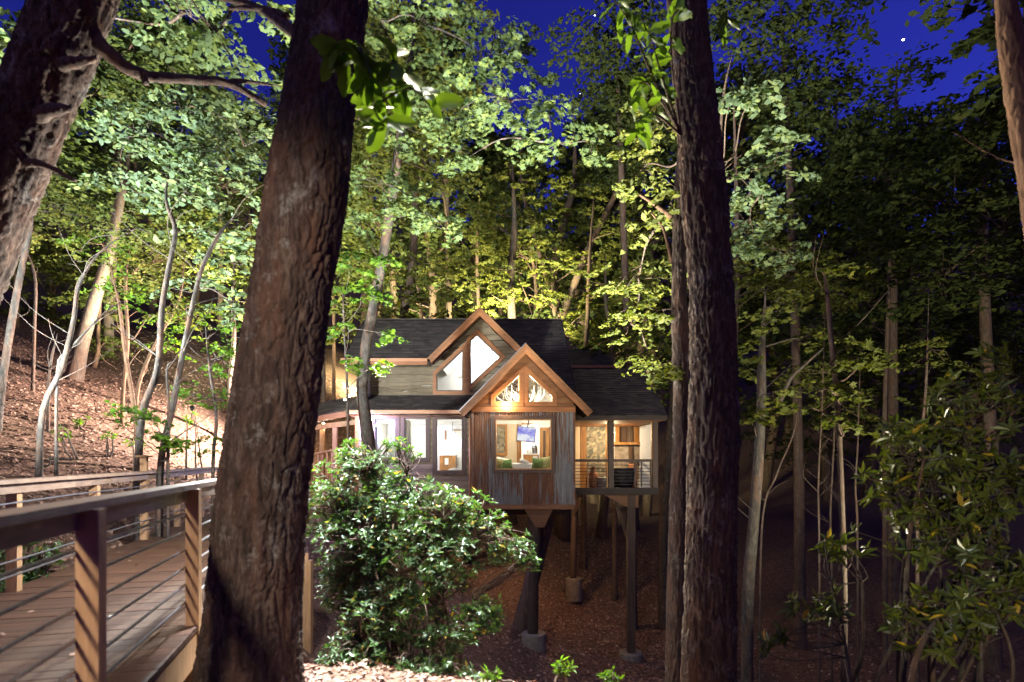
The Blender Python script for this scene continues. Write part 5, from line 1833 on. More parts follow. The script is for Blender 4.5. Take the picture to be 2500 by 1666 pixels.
# --- left hillside
tree('slim maple forking beside the tall boardwalk post', [(338, 1130, 9.6), (350, 1000, 9.6), (385, 900, 9.7), (396, 750, 9.8), (415, 640, 9.9), (428, 560, 10), (405, 480, 10.2), (425, 350, 10.6)], 0.062, 0.03, 'pale_bark',
     [(330, 330, 11, 110, 80), (455, 270, 11, 110, 80), (420, 430, 10.6, 130, 70), (300, 450, 11.5, 90, 45), (520, 360, 11, 90, 70)], 'pale_leaf', 0.125, 'oval', 1.5, 12, 'hillside maples', 'maple_tree')
tree('slim maple just right of the forked one, leaning right', [(392, 1140, 9.4), (420, 1000, 9.4), (455, 820, 9.5), (492, 660, 9.7), (545, 560, 10), (602, 505, 10.4)], 0.058, 0.022, 'pale_bark',
     [(590, 330, 11.5, 90, 90), (560, 470, 10.6, 100, 60), (600, 560, 10.2, 90, 35), (470, 560, 10.4, 80, 30), (560, 640, 10.8, 100, 50), (570, 740, 11, 70, 50), (480, 700, 11.4, 80, 40)], 'pale_leaf', 0.125, 'oval', 1.45, 12, 'hillside maples', 'maple_tree')
m = tree('bright green sapling low behind the handrail', [(410, 1140, 9.2), (412, 1000, 9.2), (408, 900, 9.3), (430, 880, 9.3)], 0.03, 0.012, 'pale_bark',
     [(330, 1020, 9.0, 75, 24), (380, 1055, 8.8, 55, 20), (300, 1000, 9.2, 40, 15), (440, 1080, 8.8, 30, 18)], 'bright_leaf', 0.105, 'maple', 1.3, 8, 'hillside maples', 'maple_sapling')
tree('sapling with bright leaves against the big trunk, left side', [(520, 1140, 10), (528, 1020, 10), (512, 900, 10.2), (500, 780, 10.6)], 0.035, 0.02, 'pale_bark',
     [(540, 880, 10.6, 60, 45), (530, 970, 10, 50, 35), (515, 1085, 9.8, 35, 22), (470, 960, 10.4, 50, 30), (570, 820, 10.8, 40, 50)], 'bright_leaf', 0.10, 'maple', 1.4, 8, 'hillside maples', 'maple_sapling')
tree('pale crooked sapling bending right on the hillside', [(95, 1160, 10.5), (105, 1000, 10.5), (150, 900, 10.6), (180, 780, 10.8), (192, 700, 11), (240, 620, 11.3), (330, 555, 11.8)], 0.062, 0.022, 'pale_bark',
     [(330, 560, 12.5, 110, 35, 0.6), (180, 640, 13, 80, 30, 0.5)], 'olive_leaf', 0.09, 'oval', 0.8, 10, 'hillside saplings', 'sapling')
tree('thin branching sapling crossing the crooked pale one', [(140, 910, 10.6), (165, 860, 10.7), (210, 810, 10.9), (260, 760, 11.3), (300, 735, 11.6)], 0.03, 0.012, 'pale_bark', [(300, 740, 12, 60, 20, 0.7)], 'bright_leaf', 0.09, 'oval', 0.8, 8, 'hillside saplings', 'sapling')
tree('slender tree at the left edge of the hillside', [(-8, 1050, 12), (10, 900, 12), (40, 720, 12.2), (75, 540, 12.5), (100, 300, 13)], 0.085, 0.05, 'pale_bark', [(60, 420, 14, 120, 70), (140, 520, 15, 100, 50)], 'olive_leaf', 0.10, 'oval', 1.0, 10, 'hillside saplings', 'sapling')
tree('thin straight sapling near the left edge', [(80, 950, 16), (84, 800, 16), (86, 680, 16.2), (60, 600, 16.6)], 0.05, 0.03, 'brown_bark', [(80, 560, 17, 90, 50)], 'olive_leaf', 0.11, 'oval', 0.9, 8, 'hillside saplings', 'sapling')
tree('stout leaning trunk up on the hillside', [(178, 935, 20), (205, 820, 20), (235, 720, 20), (268, 610, 20.3), (300, 450, 21), (330, 250, 22)], 0.24, 0.12, 'brown_bark',
     [(200, 480, 22, 130, 80), (330, 520, 22, 130, 70), (280, 360, 23, 150, 100)], 'dark_leaf', 0.17, 'oval', 1.5, 14, 'hillside trees', 'forest_tree')
tree('reddish sapling in front of the stout hillside trunk', [(335, 1070, 13), (322, 960, 13), (305, 860, 13.2), (290, 740, 13.4), (262, 620, 13.8)], 0.055, 0.03, 'orange_bark', [(300, 700, 14, 70, 40, 0.9), (250, 600, 15, 90, 40)], 'bright_leaf', 0.10, 'oval', 1.0, 8, 'hillside saplings', 'sapling')
tree('reddish sapling right of the stout hillside trunk', [(300, 960, 16), (312, 830, 16), (306, 700, 16), (318, 590, 16.4)], 0.055, 0.035, 'orange_bark', [(380, 640, 16, 110, 60), (430, 760, 15, 90, 40)], 'olive_leaf', 0.11, 'oval', 1.1, 8, 'hillside saplings', 'sapling')
tree('bent reddish sapling between the maple stems', [(335, 960, 15), (360, 880, 15), (385, 830, 15.2), (440, 720, 15.6), (450, 600, 16)], 0.05, 0.03, 'orange_bark', [(470, 780, 15.5, 90, 50), (420, 850, 15.5, 60, 30)], 'bright_leaf', 0.11, 'oval', 0.9, 8, 'hillside saplings', 'sapling')
tree('short broken sapling on the leaf litter', [(118, 950, 13), (125, 880, 13), (140, 815, 13.2)], 0.035, 0.02, 'pale_bark', [], 'olive_leaf', 0.1, 'oval', 1, 8, 'hillside saplings', 'sapling')
for k, (x0, y0, x1, y1, d, lab) in enumerate(((228, 905, 240, 800, 22, 'short thin stem right of the stout hillside trunk'), (700, 960, 705, 640, 24, 'thin straight stem right of the big trunk'),
                                         (815, 880, 800, 560, 27, 'slim pale trunk left of the house roof'), (790, 900, 770, 620, 25, 'leaning slim trunk left of the house roof'),
                                         (40, 860, 30, 600, 24, 'dim slender trunk at the dark left edge'), (560, 960, 570, 700, 19, 'thin stem hidden behind the big trunk'))):
    tree(lab, [(x0, y0, d), ((x0 + x1) / 2 + 6, (y0 + y1) / 2, d), (x1, y1, d + .5), (x1 + 15, y1 - 200, d + 1)], 0.09, 0.05, 'brown_bark' if k % 2 else 'orange_bark',
         [(x1, y1 - 60, d + 1, 110, 70), (x1 + 40, y1 + 40, d + 1, 80, 40)], 'olive_leaf', 0.15, 'oval', 1.1, 8, 'hillside saplings', 'sapling')

# --- the slim trunk in front of the house and the maple canopy over it
tree('slim curved maple in front of the house, its canopy filling the upper middle', [(900, 1120, 16), (893, 1030, 16), (884, 950, 16), (893, 850, 16), (918, 720, 15.8), (945, 560, 15.4), (975, 350, 15), (1005, 120, 14.6), (1020, -150, 14.4)], 0.20, 0.10, 'pale_bark',
     [(930, 50, 13.5, 90, 70), (1060, 70, 13, 120, 80), (1190, 150, 12.4, 120, 80), (1250, 250, 12, 120, 70), (1340, 260, 12, 70, 60), (1360, 350, 11.8, 110, 45), (1450, 350, 12, 60, 40), (1010, 190, 13.5, 110, 70),
      (1120, 270, 12.5, 110, 70), (980, 310, 13.5, 90, 70), (1150, 380, 12.5, 110, 40), (930, 440, 14, 90, 60), (1020, 500, 13.5, 100, 60), (1090, 560, 13.2, 60, 35), (870, 530, 14, 70, 50), (1210, 70, 13, 90, 50)],
     'maple_leaf', 0.15, 'maple', 1.45, 20, None, 'maple_tree', bark_disp(0.012, 0.05, 4, 0.02), 200)
tree('small bright maple sapling at the house corner', [(850, 1100, 15.5), (848, 950, 15.5), (840, 800, 15.4), (835, 650, 15.2)], 0.045, 0.02, 'pale_bark',
     [(860, 650, 14, 75, 40), (930, 690, 14, 55, 30), (880, 725, 14, 60, 25), (960, 640, 14, 50, 25), (850, 812, 14.3, 70, 24), (940, 815, 14.3, 40, 25), (920, 893, 14.4, 60, 16), (855, 890, 14.5, 40, 16), (800, 700, 14.5, 40, 60)],
     'bright_leaf', 0.155, 'maple', 1.4, 10, None, 'maple_sapling')
# --- wood behind the house
tree('three-stemmed dark tree rising behind the roof', [(1372, 1000, 33), (1370, 850, 33), (1362, 770, 33), (1350, 680, 33.5), (1372, 560, 34), (1402, 430, 34.5), (1400, 250, 35)], 0.40, 0.16, 'brown_bark',
     [(1280, 480, 33, 110, 90), (1400, 520, 33, 120, 80), (1330, 620, 32, 110, 60), (1450, 640, 32, 90, 60), (1240, 600, 34, 90, 60), (1400, 400, 34, 150, 60), (1290, 720, 32, 90, 40), (1450, 760, 31, 80, 40)], 'olive_leaf', 0.22, 'oval', 1.5, 14, 'trees behind the house', 'forest_tree')
_v = bpy.context.scene.objects['forest_tree.001'] if 'forest_tree.001' in bpy.data.objects else None
for pth, r_ in (([(1364, 790, 33), (1400, 700, 32.6), (1440, 600, 32.4), (1500, 480, 32.5), (1530, 400, 33)], 0.24), ([(1362, 770, 33), (1330, 660, 33.4), (1300, 560, 33.6), (1275, 450, 34), (1270, 330, 34)], 0.18)):
    m_ = MB(); m_.tube([P(*p) for p in pth], np.linspace(r_, r_ * .5, len(pth)), 10, smooth_n=40)
    ob_ = m_.obj('stem', 'brown_bark', None, smooth=True)
    par = [o for o in bpy.data.objects if o.get('label', '').startswith('three-stemmed')][0]
    adopt(ob_, par)
tree('pale straight trunk behind the ridge', [(1248, 1000, 31), (1250, 800, 31), (1246, 680, 31), (1256, 560, 31.5), (1250, 380, 32)], 0.27, 0.16, 'pale_bark',
     [(1200, 720, 30, 90, 50), (1140, 650, 30, 100, 60), (1180, 560, 32, 90, 60)], 'olive_leaf', 0.21, 'oval', 1.5, 12, 'trees behind the house', 'forest_tree')
tree('dark trunk left of the large gable', [(985, 1000, 26), (985, 780, 26), (1003, 680, 26), (1012, 560, 26.3), (1015, 420, 26.8), (1010, 200, 27.5)], 0.24, 0.13, 'brown_bark',
     [(1040, 700, 25.5, 90, 50), (960, 750, 25, 80, 35), (1090, 740, 26, 70, 35), (880, 740, 25, 80, 50), (1080, 640, 26.5, 80, 45), (930, 640, 26, 90, 50)], 'olive_leaf', 0.20, 'oval', 1.6, 12, 'trees behind the house', 'forest_tree')
tree('thin leaning trunk left of the gable apex', [(1045, 900, 29), (1030, 780, 29), (1020, 700, 29), (1000, 600, 29)], 0.12, 0.07, 'brown_bark', [(1100, 800, 28, 60, 30), (850, 830, 27, 70, 40), (1010, 820, 28, 60, 25)], 'olive_leaf', 0.20, 'oval', 1.5, 8, 'trees behind the house', 'forest_tree')
tree('slim dark trunk between gable and pale trunk', [(1180, 900, 36), (1168, 740, 36), (1165, 600, 36), (1172, 460, 36.5)], 0.16, 0.09, 'brown_bark', [(1120, 500, 37, 100, 60, 0.7), (1200, 440, 37, 80, 60, 0.6)], 'dark_leaf', 0.2, 'oval', 0.8, 8, 'trees behind the house', 'forest_tree')
tree('slim trunk right of the three-stemmed tree', [(1425, 1000, 30), (1430, 860, 30), (1436, 740, 30), (1440, 620, 30.4), (1450, 480, 31)], 0.16, 0.08, 'brown_bark', [(1500, 700, 29, 80, 50), (1480, 830, 28.5, 70, 40), (1530, 560, 30, 80, 60), (1420, 860, 29.5, 50, 30), (1400, 790, 31, 60, 40)], 'olive_leaf', 0.20, 'oval', 1.5, 8, 'trees behind the house', 'forest_tree')
tree('slim trunk behind the porch roof', [(1500, 1000, 27), (1495, 860, 27), (1480, 740, 27), (1478, 620, 27.3)], 0.13, 0.07, 'brown_bark', [(1560, 720, 22, 70, 40), (1520, 810, 23, 70, 40), (1590, 830, 22, 60, 50), (1540, 880, 24, 70, 25), (1590, 640, 20, 60, 50)], 'olive_leaf', 0.17, 'oval', 1.5, 8, 'trees behind the house', 'forest_tree')
# under the house
tree('leaning dark trunk beside the thick house post', [(1262, 1580, 20.2), (1290, 1450, 20.2), (1335, 1280, 20.4), (1345, 1240, 20.5)], 0.28, 0.22, 'brown_bark', [], 'dark_leaf', .1, 'oval', 1, 14, None, 'tree_trunk')
tree('dark tree trunk seen between the posts, left one', [(1382, 1308, 33), (1385, 1240, 33), (1388, 1150, 33)], 0.26, 0.2, 'brown_bark', [], 'dark_leaf', .1, 'oval', 1, 12, None, 'tree_trunk')
tree('dark flared tree trunk seen between the posts, right one', [(1468, 1296, 34), (1476, 1220, 34), (1482, 1120, 34)], 0.30, 0.24, 'brown_bark', [], 'dark_leaf', .1, 'oval', 1, 12, None, 'tree_trunk')
tree('pale leaning trunk right of the porch', [(1620, 1245, 24), (1632, 1120, 24), (1640, 1000, 24.4), (1650, 800, 25)], 0.20, 0.14, 'pale_bark', [(1640, 780, 25, 50, 40)], 'olive_leaf', .15, 'oval', 1, 12, None, 'forest_tree')

# --- right of the dark straight trunk
tree('pale trunk lit bluish right of the dark straight trunk', [(1825, 1490, 12), (1838, 1300, 12), (1850, 1150, 12), (1858, 1000, 12), (1860, 860, 12.2), (1870, 700, 12.5)], 0.125, 0.08, 'pale_bark',
     [(1880, 780, 11.5, 95, 35), (1860, 850, 11.5, 60, 30), (1880, 960, 11, 80, 22), (1840, 1040, 11.5, 60, 30), (1900, 740, 13, 80, 40), (1790, 900, 12.5, 60, 50), (1960, 830, 12.5, 70, 40)], 'olive_leaf', 0.145, 'maple', 1.5, 14, 'trees right of the ravine', 'forest_tree')
m_ = MB(); m_.tube([P(1905, 980, 12.3), P(1930, 925, 12.2), P(1960, 895, 12.1), P(2010, 850, 12)], [0.05, 0.045, 0.03, 0.02], 8, smooth_n=20)
par = [o for o in bpy.data.objects if o.get('label', '').startswith('pale trunk lit bluish')][0]
adopt(m_.obj('limb', 'pale_bark', None, smooth=True), par)
tree('slender tan sapling forking high on the right', [(2058, 1700, 9), (2062, 1500, 9), (2056, 1250, 9), (2045, 1000, 9), (2028, 820, 9.1), (2016, 690, 9.2), (2005, 660, 9.2)], 0.05, 0.032, 'brown_bark',
     [(2010, 650, 9.2, 80, 40), (2050, 855, 8.8, 70, 30), (2120, 870, 8.7, 60, 25), (2080, 960, 8.8, 60, 35), (2000, 950, 8.9, 60, 30), (2180, 880, 8.8, 40, 25), (2060, 1030, 8.8, 50, 20), (1930, 1000, 9, 60, 22)], 'olive_leaf', 0.13, 'maple', 1.5, 10, 'trees right of the ravine', 'sapling')
for k, (x0, y0, x1, y1, d, lab, r_) in enumerate(((2000, 1350, 2006, 1010, 14, 'thin pale stem left of the tan sapling', .04), (2093, 1300, 2094, 1080, 15, 'thin grey stem right of the tan sapling', .045),
                                          (1860, 1290, 1945, 1020, 15, 'thin pale stem leaning right beside the bluish trunk', .045), (2030, 1400, 2035, 1100, 16, 'faint dark stem behind the tan sapling', .05), (2240, 1250, 2260, 950, 13, 'dim slender stem behind the right shrub', .06), (2160, 1280, 2170, 700, 18, 'tall dim trunk in the dark right wood', .12))):
    tree(lab, [(x0, y0, d), ((x0 + x1) / 2 - 5, (y0 + y1) / 2, d), (x1, y1, d), (x1 + 8, y1 - 250, d + .5)], r_ * .7, r_ * .4, 'brown_bark', [(x1 + 10, y1 - 100, d, 90, 50, .8)], 'olive_leaf', 0.12, 'oval', 1, 8, 'trees right of the ravine', 'sapling')
tree('tall tree with pale sprays right of the dark straight trunk', [(1770, 1400, 10.5), (1765, 900, 10.5), (1755, 500, 10.5), (1765, 250, 10.3), (1790, 120, 10)], 0.055, 0.02, 'brown_bark',
     [(1790, 220, 9, 75, 55), (1850, 215, 9, 60, 35), (1880, 350, 10, 70, 45), (1820, 430, 10.5, 80, 50), (1920, 400, 10.5, 50, 50), (1860, 470, 11, 90, 50), (1830, 560, 13, 90, 60), (1900, 620, 13, 90, 40)], 'pale_leaf', 0.13, 'oval', 1.4, 10, 'trees right of the ravine', 'forest_tree')
tree('olive tree mass behind the dark straight trunk', [(1780, 1350, 19), (1790, 900, 19), (1800, 600, 19.5), (1790, 200, 20)], 0.18, 0.08, 'brown_bark',
     [(1840, 560, 18, 100, 70), (1780, 650, 18, 60, 70), (1930, 660, 18, 120, 70), (1860, 700, 18, 90, 40), (2020, 700, 19, 110, 60)], 'olive_leaf', 0.13, 'oval', 1.4, 10, 'trees right of the ravine', 'forest_tree')

# --- big dark crowns of the right wood
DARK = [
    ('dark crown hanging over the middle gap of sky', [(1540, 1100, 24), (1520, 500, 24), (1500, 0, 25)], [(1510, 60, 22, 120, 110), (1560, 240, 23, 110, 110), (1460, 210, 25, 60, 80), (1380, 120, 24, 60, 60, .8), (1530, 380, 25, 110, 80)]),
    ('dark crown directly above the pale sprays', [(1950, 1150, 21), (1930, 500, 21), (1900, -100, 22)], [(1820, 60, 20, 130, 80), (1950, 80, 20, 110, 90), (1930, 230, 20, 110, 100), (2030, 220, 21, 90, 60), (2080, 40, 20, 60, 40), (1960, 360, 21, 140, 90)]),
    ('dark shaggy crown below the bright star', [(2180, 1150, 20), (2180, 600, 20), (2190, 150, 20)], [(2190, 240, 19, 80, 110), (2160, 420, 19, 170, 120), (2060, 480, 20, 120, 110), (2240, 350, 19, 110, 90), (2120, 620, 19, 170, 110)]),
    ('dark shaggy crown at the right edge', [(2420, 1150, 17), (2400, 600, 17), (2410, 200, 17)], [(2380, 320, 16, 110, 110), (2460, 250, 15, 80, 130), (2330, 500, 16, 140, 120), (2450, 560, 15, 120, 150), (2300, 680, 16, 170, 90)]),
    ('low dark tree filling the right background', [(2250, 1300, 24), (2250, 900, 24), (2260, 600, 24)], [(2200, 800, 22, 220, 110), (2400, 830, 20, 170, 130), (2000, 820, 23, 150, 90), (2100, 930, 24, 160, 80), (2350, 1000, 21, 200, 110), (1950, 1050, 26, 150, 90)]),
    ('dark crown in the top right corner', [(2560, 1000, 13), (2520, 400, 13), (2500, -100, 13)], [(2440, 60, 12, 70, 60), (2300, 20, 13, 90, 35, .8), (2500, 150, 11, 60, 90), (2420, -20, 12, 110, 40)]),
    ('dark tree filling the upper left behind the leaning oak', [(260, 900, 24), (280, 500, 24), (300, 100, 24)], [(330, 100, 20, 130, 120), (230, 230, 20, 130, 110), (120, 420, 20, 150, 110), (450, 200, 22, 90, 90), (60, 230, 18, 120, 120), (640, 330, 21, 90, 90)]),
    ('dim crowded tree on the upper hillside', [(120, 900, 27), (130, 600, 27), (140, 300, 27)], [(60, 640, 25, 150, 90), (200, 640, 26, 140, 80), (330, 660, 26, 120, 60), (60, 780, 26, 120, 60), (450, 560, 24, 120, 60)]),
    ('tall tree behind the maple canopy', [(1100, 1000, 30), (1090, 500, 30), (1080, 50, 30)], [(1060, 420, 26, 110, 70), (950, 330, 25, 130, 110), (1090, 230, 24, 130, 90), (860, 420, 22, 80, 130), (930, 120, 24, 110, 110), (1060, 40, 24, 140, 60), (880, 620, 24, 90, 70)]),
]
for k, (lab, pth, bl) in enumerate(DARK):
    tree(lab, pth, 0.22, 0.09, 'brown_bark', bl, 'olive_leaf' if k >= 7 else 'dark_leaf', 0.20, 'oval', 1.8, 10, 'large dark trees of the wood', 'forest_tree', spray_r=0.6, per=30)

# --- the far wood: shared crowns, each tree a copy of its own
def far_proto(seed):
    r_ = np.random.default_rng(seed)
    cr = Crown('diamond', 0.34)
    tr = MB()
    hgt = 21.0
    cen = catmull([(0, 0, -0.5), (r_.normal(0, .3), r_.normal(0, .3), 6), (r_.normal(0, .6), r_.normal(0, .6), 13), (r_.normal(0, .8), r_.normal(0, .8), hgt)], 24)
    tr.tube(cen, np.linspace(0.30, 0.05, 24), 8)
    ns = 150
    zz = 5 + (hgt - 4.0) * r_.uniform(0, 1, ns) ** 0.8
    wid = 3.6 * np.sin(np.pi * np.clip((zz - 2.5) / (hgt - 0.5), 0, 1)) ** 0.7
    a = r_.uniform(0, 6.28, ns)
    q = wid * np.sqrt(r_.uniform(0.15, 1, ns))
    cs = np.stack([q * np.cos(a), q * np.sin(a), zz], 1)
    for i in range(0, ns, 3):
        k = int(np.argmin(np.abs(cen[:, 2] - (cs[i, 2] - 0.4 * q[i]))))
        tr.tube([cen[k], (cen[k] + cs[i]) / 2 + np.array([0, 0, .2]), cs[i]], [0.06, 0.04, 0.015], 5)
    cr.spray(cs, np.zeros((ns, 3)), np.full(ns, 1.0) * r_.uniform(0.6, 1.3, ns), 34, 0.3)
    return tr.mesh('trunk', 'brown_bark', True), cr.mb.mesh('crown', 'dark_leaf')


PROT = [far_proto(s) for s in (3, 4, 5, 6)]
far_rng = random.Random(5)
def far_tree(x, y, h, lab, grp):
    tm, cm_ = PROT[far_rng.randrange(4)]
    r_ = empty('forest_tree', lab, 'tree', (x, y, gz(x, y)), grp)
    s = h / 21.0
    r_.scale = (s * far_rng.uniform(.85, 1.15), s * far_rng.uniform(.85, 1.15), s)
    r_.rotation_euler = (0, 0, far_rng.uniform(0, 6.28))
    for me, nm in ((tm, 'trunk'), (cm_, 'crown')):
        o = bpy.data.objects.new(nm, me)
        COL.objects.link(o)
        o.parent = r_


FAR_LAB = {0: 'tall dark tree in the far wood beyond the hillside', 1: 'tall dark tree in the far wood behind the house', 2: 'tall dark tree in the far wood across the ravine'}
sky_top = lambda px: (60 if px < 480 else 260 if px < 720 else 90 if px < 1120 else 330 if px < 1480 else 120 if px < 2000 else 270 if px < 2440 else 150)
for d0, npx in ((38, 15), (46, 17), (56, 17)):
    for k in range(npx):
        px_ = -120 + (2740 / npx) * (k + far_rng.uniform(0.1, 0.9))
        d = d0 + far_rng.uniform(-3, 3)
        x = (px_ - HX) / F * d
        zt = (HY - (sky_top(px_) + far_rng.uniform(-20, 130))) / F * d
        h = zt - gz(x, d)
        i = 0 if px_ < 760 else 1 if px_ < 1620 else 2
        far_tree(x, d, max(8, min(h, 34)), FAR_LAB[i], ('far hillside wood', 'far wood behind the house', 'far wood across the ravine')[i])

# fallen branches on the hillside
for pth, r_, lab in (([(120, 1010, 11.5), (150, 1000, 11.6), (200, 1004, 11.8)], 0.03, 'curved fallen branch on the hillside litter'), ([(90, 1062, 11), (118, 1052, 11.1), (122, 1030, 11.2)], 0.022, 'short broken stick near the crooked sapling'), ([(470, 1095, 12), (500, 1082, 12.2), (540, 1070, 12.6)], 0.025, 'straight fallen stick near the big trunk')):
    q_ = [P(*p) for p in pth]
    q_ = [np.array([p[0], p[1], gz(p[0], p[1]) + 0.03 + 0.06 * k]) for k, p in enumerate(q_)]
    m_ = MB(); m_.tube(q_, [r_, r_ * .8, r_ * .4], 8, smooth_n=20)
    tag(m_.obj('fallen_branch', 'pale_bark', smooth=True), lab, 'branch')
# leaves blown onto the boardwalk
n_ = 90
pp_ = np.array([along(rng.uniform(-2.5, 12), rng.uniform(0.05, 1.8), DECK + 0.012) for _ in range(n_)])
mb = MB(); leaves_into(mb, pp_, np.array([[0, 0, 1.0]]) + rng.normal(0, 0.2, (n_, 3)), rng.uniform(0, 6.28, n_), rng.uniform(0.03, 0.075, n_), LEAF_FLAT, LEAF_Q)
tag(mb.obj('blown_leaves', 'litter_leaf'), 'few dry leaves blown onto the boardwalk', 'leaves', kind='stuff')

# ------------------------------------------------------------------ shrubs
def shrub(label, base_pts, env, n_ends, leaf_len, leaf, bark, per=7, stems=9, up=0.5, seed=1, named=300, whorl_tilt=0.55, name='laurel_shrub', twist=0.1, cat='shrub'):
    """env: list of ellipsoids (px, py, d, rx, ry) that the shoot tips fill"""
    r_ = np.random.default_rng(seed)
    bz = [np.array([p[0], p[1], gz(p[0], p[1])]) for p in base_pts]
    root = empty(name, label, cat, bz[0])
    ar = np.array([e[3] * e[4] for e in env], float)
    ends = []
    for e, w in zip(env, ar / ar.sum()):
        k = max(3, int(n_ends * w))
        u = r_.normal(0, 1, (k, 3))
        u /= np.linalg.norm(u, axis=1)[:, None]
        rr = np.array([e[3] * e[2] / F, 0.8 * (e[3] + e[4]) / 2 * e[2] / F, e[4] * e[2] / F])
        ends.append(P(e[0], e[1], e[2]) + u * (r_.uniform(0.05, 1, k) ** 0.42)[:, None] * rr)
    ends = np.concatenate(ends)
    br = MB()
    cen = ends.mean(0)
    # main stems
    hubs = []
    for k in range(stems):
        b = bz[k % len(bz)] + np.array([r_.normal(0, .10), r_.normal(0, .10), -0.08])
        tgt = ends[r_.integers(len(ends))] * 0.75 + cen * 0.25
        m1 = b * 0.6 + tgt * 0.4 + r_.normal(0, twist, 3)
        m2 = b * 0.25 + tgt * 0.75 + r_.normal(0, twist, 3)
        cv = catmull([b, m1, m2, tgt], 26)
        br.tube(cv, np.linspace(0.024, 0.008, 26) * r_.uniform(0.8, 1.3), 7)
        hubs.append(cv[10:])
    hubs = np.concatenate(hubs)
    allp, alln, alls = [], [], []
    for e in ends:
        d = np.linalg.norm(hubs - e, axis=1) + 0.5 * np.maximum(0, hubs[:, 2] - e[2] + 0.05)
        h = hubs[int(np.argmin(d))]
        mid = (h + e) / 2 + r_.normal(0, twist * 0.5, 3)
        br.tube([h, mid, e], [0.007, 0.0055, 0.003], 4, smooth_n=6)
        out = (e - mid)
        out /= np.linalg.norm(out) + 1e-6
        out = out + np.array([0, 0, up])
        out /= np.linalg.norm(out)
        k = per + int(r_.integers(-2, 3))
        a0 = r_.uniform(0, 6.28)
        ref = np.array([0, 0, 1.0]) if abs(out[2]) < 0.9 else np.array([1.0, 0, 0])
        A = np.cross(out, ref); A /= np.linalg.norm(A)
        B = np.cross(out, A)
        for j in range(k):
            a = a0 + j * 2.4
            el = whorl_tilt * r_.uniform(0.3, 1.6)
            dirv = (A * math.cos(a) + B * math.sin(a)) * math.cos(el) + out * math.sin(el)
            nr = out * math.cos(el) - (A * math.cos(a) + B * math.sin(a)) * math.sin(el) + r_.normal(0, .18, 3)
            allp.append(e - out * r_.uniform(0, .05)); alln.append((dirv, nr)); alls.append(leaf_len * r_.uniform(.6, 1.2))
    br.obj('stems', bark, root, smooth=True)
    allp = np.array(allp); alls = np.array(alls)
    Y = np.array([a[0] for a in alln]); N = np.array([a[1] for a in alln])
    X = np.cross(Y, N); X /= np.linalg.norm(X, axis=1)[:, None] + 1e-9
    N = np.cross(X, Y)
    M = np.stack([X, Y, N], axis=2)
    # the leaves that show largest are objects, the rest one mesh
    key = allp[:, 1] - 0.25 * allp[:, 2]
    order = np.argsort(key)
    near = order[:named]
    rest = order[named:]
    me = MB(); me.add(LONG, LEAF_Q); leaf_me = me.mesh('leaf', leaf)
    for i in near:
        o = bpy.data.objects.new('leaf', leaf_me)
        COL.objects.link(o)
        mat = Matrix([[*(M[i, r2] * alls[i]), allp[i, r2]] for r2 in range(3)] + [[0, 0, 0, 1]])
        o.matrix_basis = mat
        adopt(o, root)
    v = np.einsum('nij,nkj->nki', M[rest], LONG[None] * alls[rest][:, None, None]) + allp[rest][:, None, :]
    mb = MB()
    off = (np.arange(len(rest)) * 6)[:, None, None]
    mb.add(v.reshape(-1, 3), (LEAF_Q[None] + off).reshape(-1, 4))
    fo = mb.obj('foliage', leaf, root)
    fo['kind'] = 'stuff'
    return root


shrub('broad glossy laurel in front of the house', [(-1.15, 5.6), (-0.75, 5.7), (-0.95, 5.5), (-1.4, 5.8)],
      [(880, 1190, 6.0, 130, 95), (1020, 1255, 5.8, 150, 95), (1140, 1270, 5.8, 110, 75), (1240, 1340, 5.6, 75, 50), (1290, 1370, 5.6, 35, 25), (900, 1330, 5.7, 140, 110), (1050, 1370, 5.5, 130, 110), (860, 1110, 6.2, 60, 45), (950, 1500, 5.3, 120, 90), (1080, 1540, 5.2, 100, 60), (1180, 1500, 5.4, 60, 45), (790, 1240, 6.2, 60, 80), (960, 1085, 6.2, 30, 25), (1010, 1100, 6.2, 20, 18), (1020, 1650, 4.9, 150, 45), (860, 1600, 5.0, 90, 60), (840, 1430, 5.6, 60, 90)],
      2450, 0.067, 'laurel_leaf', 'brown_bark', 7, 30, 1.0, 3, 300, 0.42)
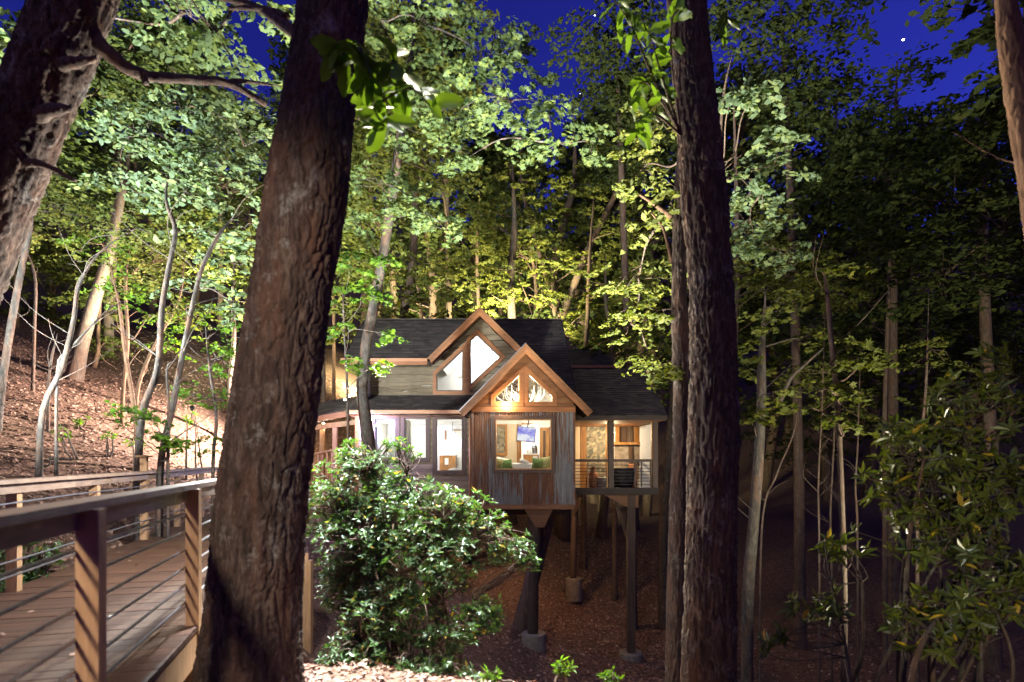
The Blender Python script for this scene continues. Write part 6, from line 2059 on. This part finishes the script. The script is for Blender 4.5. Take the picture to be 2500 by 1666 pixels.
shrub('glossy laurel left of the boardwalk', [(-5.3, 6.3), (-5.0, 6.6), (-5.5, 5.9)], [(40, 1350, 6.4, 110, 90), (-60, 1400, 6.2, 90, 90), (100, 1420, 6.5, 50, 50), (20, 1440, 6.0, 90, 50)], 260, 0.09, 'laurel_leaf', 'brown_bark', 7, 8, 0.5, 4, 100)
shrub('sprawling rhododendron with twisted stems in the right foreground', [(3.1, 4.6), (3.4, 4.4), (2.7, 4.9), (3.8, 4.9)],
      [(2380, 1000, 5.0, 120, 110), (2250, 1100, 5.0, 120, 90), (2420, 1200, 4.8, 120, 120), (2300, 1300, 4.9, 130, 100), (2180, 1180, 5.2, 80, 60), (2060, 1330, 5.1, 80, 40), (1990, 1480, 4.9, 80, 45), (2420, 1430, 4.6, 110, 110), (2280, 1530, 4.7, 110, 80), (2440, 880, 5.2, 70, 50), (1885, 1560, 4.9, 40, 40)],
      430, 0.125, 'rhododendron_leaf', 'pale_bark', 7, 14, 0.25, 6, 300, 0.35, 'rhododendron_shrub', 0.16)
# small green plants on the bank
for k, (px_, py_, d, lab) in enumerate(((1375, 1625, 4.45, 'small green seedling on the bank edge'), (1490, 1655, 4.1, 'pale green seedling at the bottom of the picture'), (1200, 1650, 4.3, 'little laurel seedling on the bank'), (260, 1060, 13, 'tuft of green on the hillside litter'), (1740, 1500, 9, 'tiny seedling in the dark ravine'), (330, 1085, 12, 'green tuft near the straight fallen stick'), (150, 1060, 12, 'green tuft below the crooked sapling'), (200, 1030, 14, 'small fern in the middle of the hillside litter'), (20, 1010, 14, 'small fern at the left edge of the hillside'), (470, 1020, 14, 'leafy tuft on the slope left of the big trunk'))):
    c = P(px_, py_, d)
    shrub(lab, [(c[0], d)], [(px_, py_, d, 26 * 4.4 / d * (2 if d > 8 else 1), 18)], 7, 0.075 if d < 6 else 0.12, 'bright_leaf', 'brown_bark', 6, 3, 0.4, 20 + k, 0, .5, 'seedling', .02, 'plant')
print('LEAVES', sum(n for _, n in TREE_STATS))
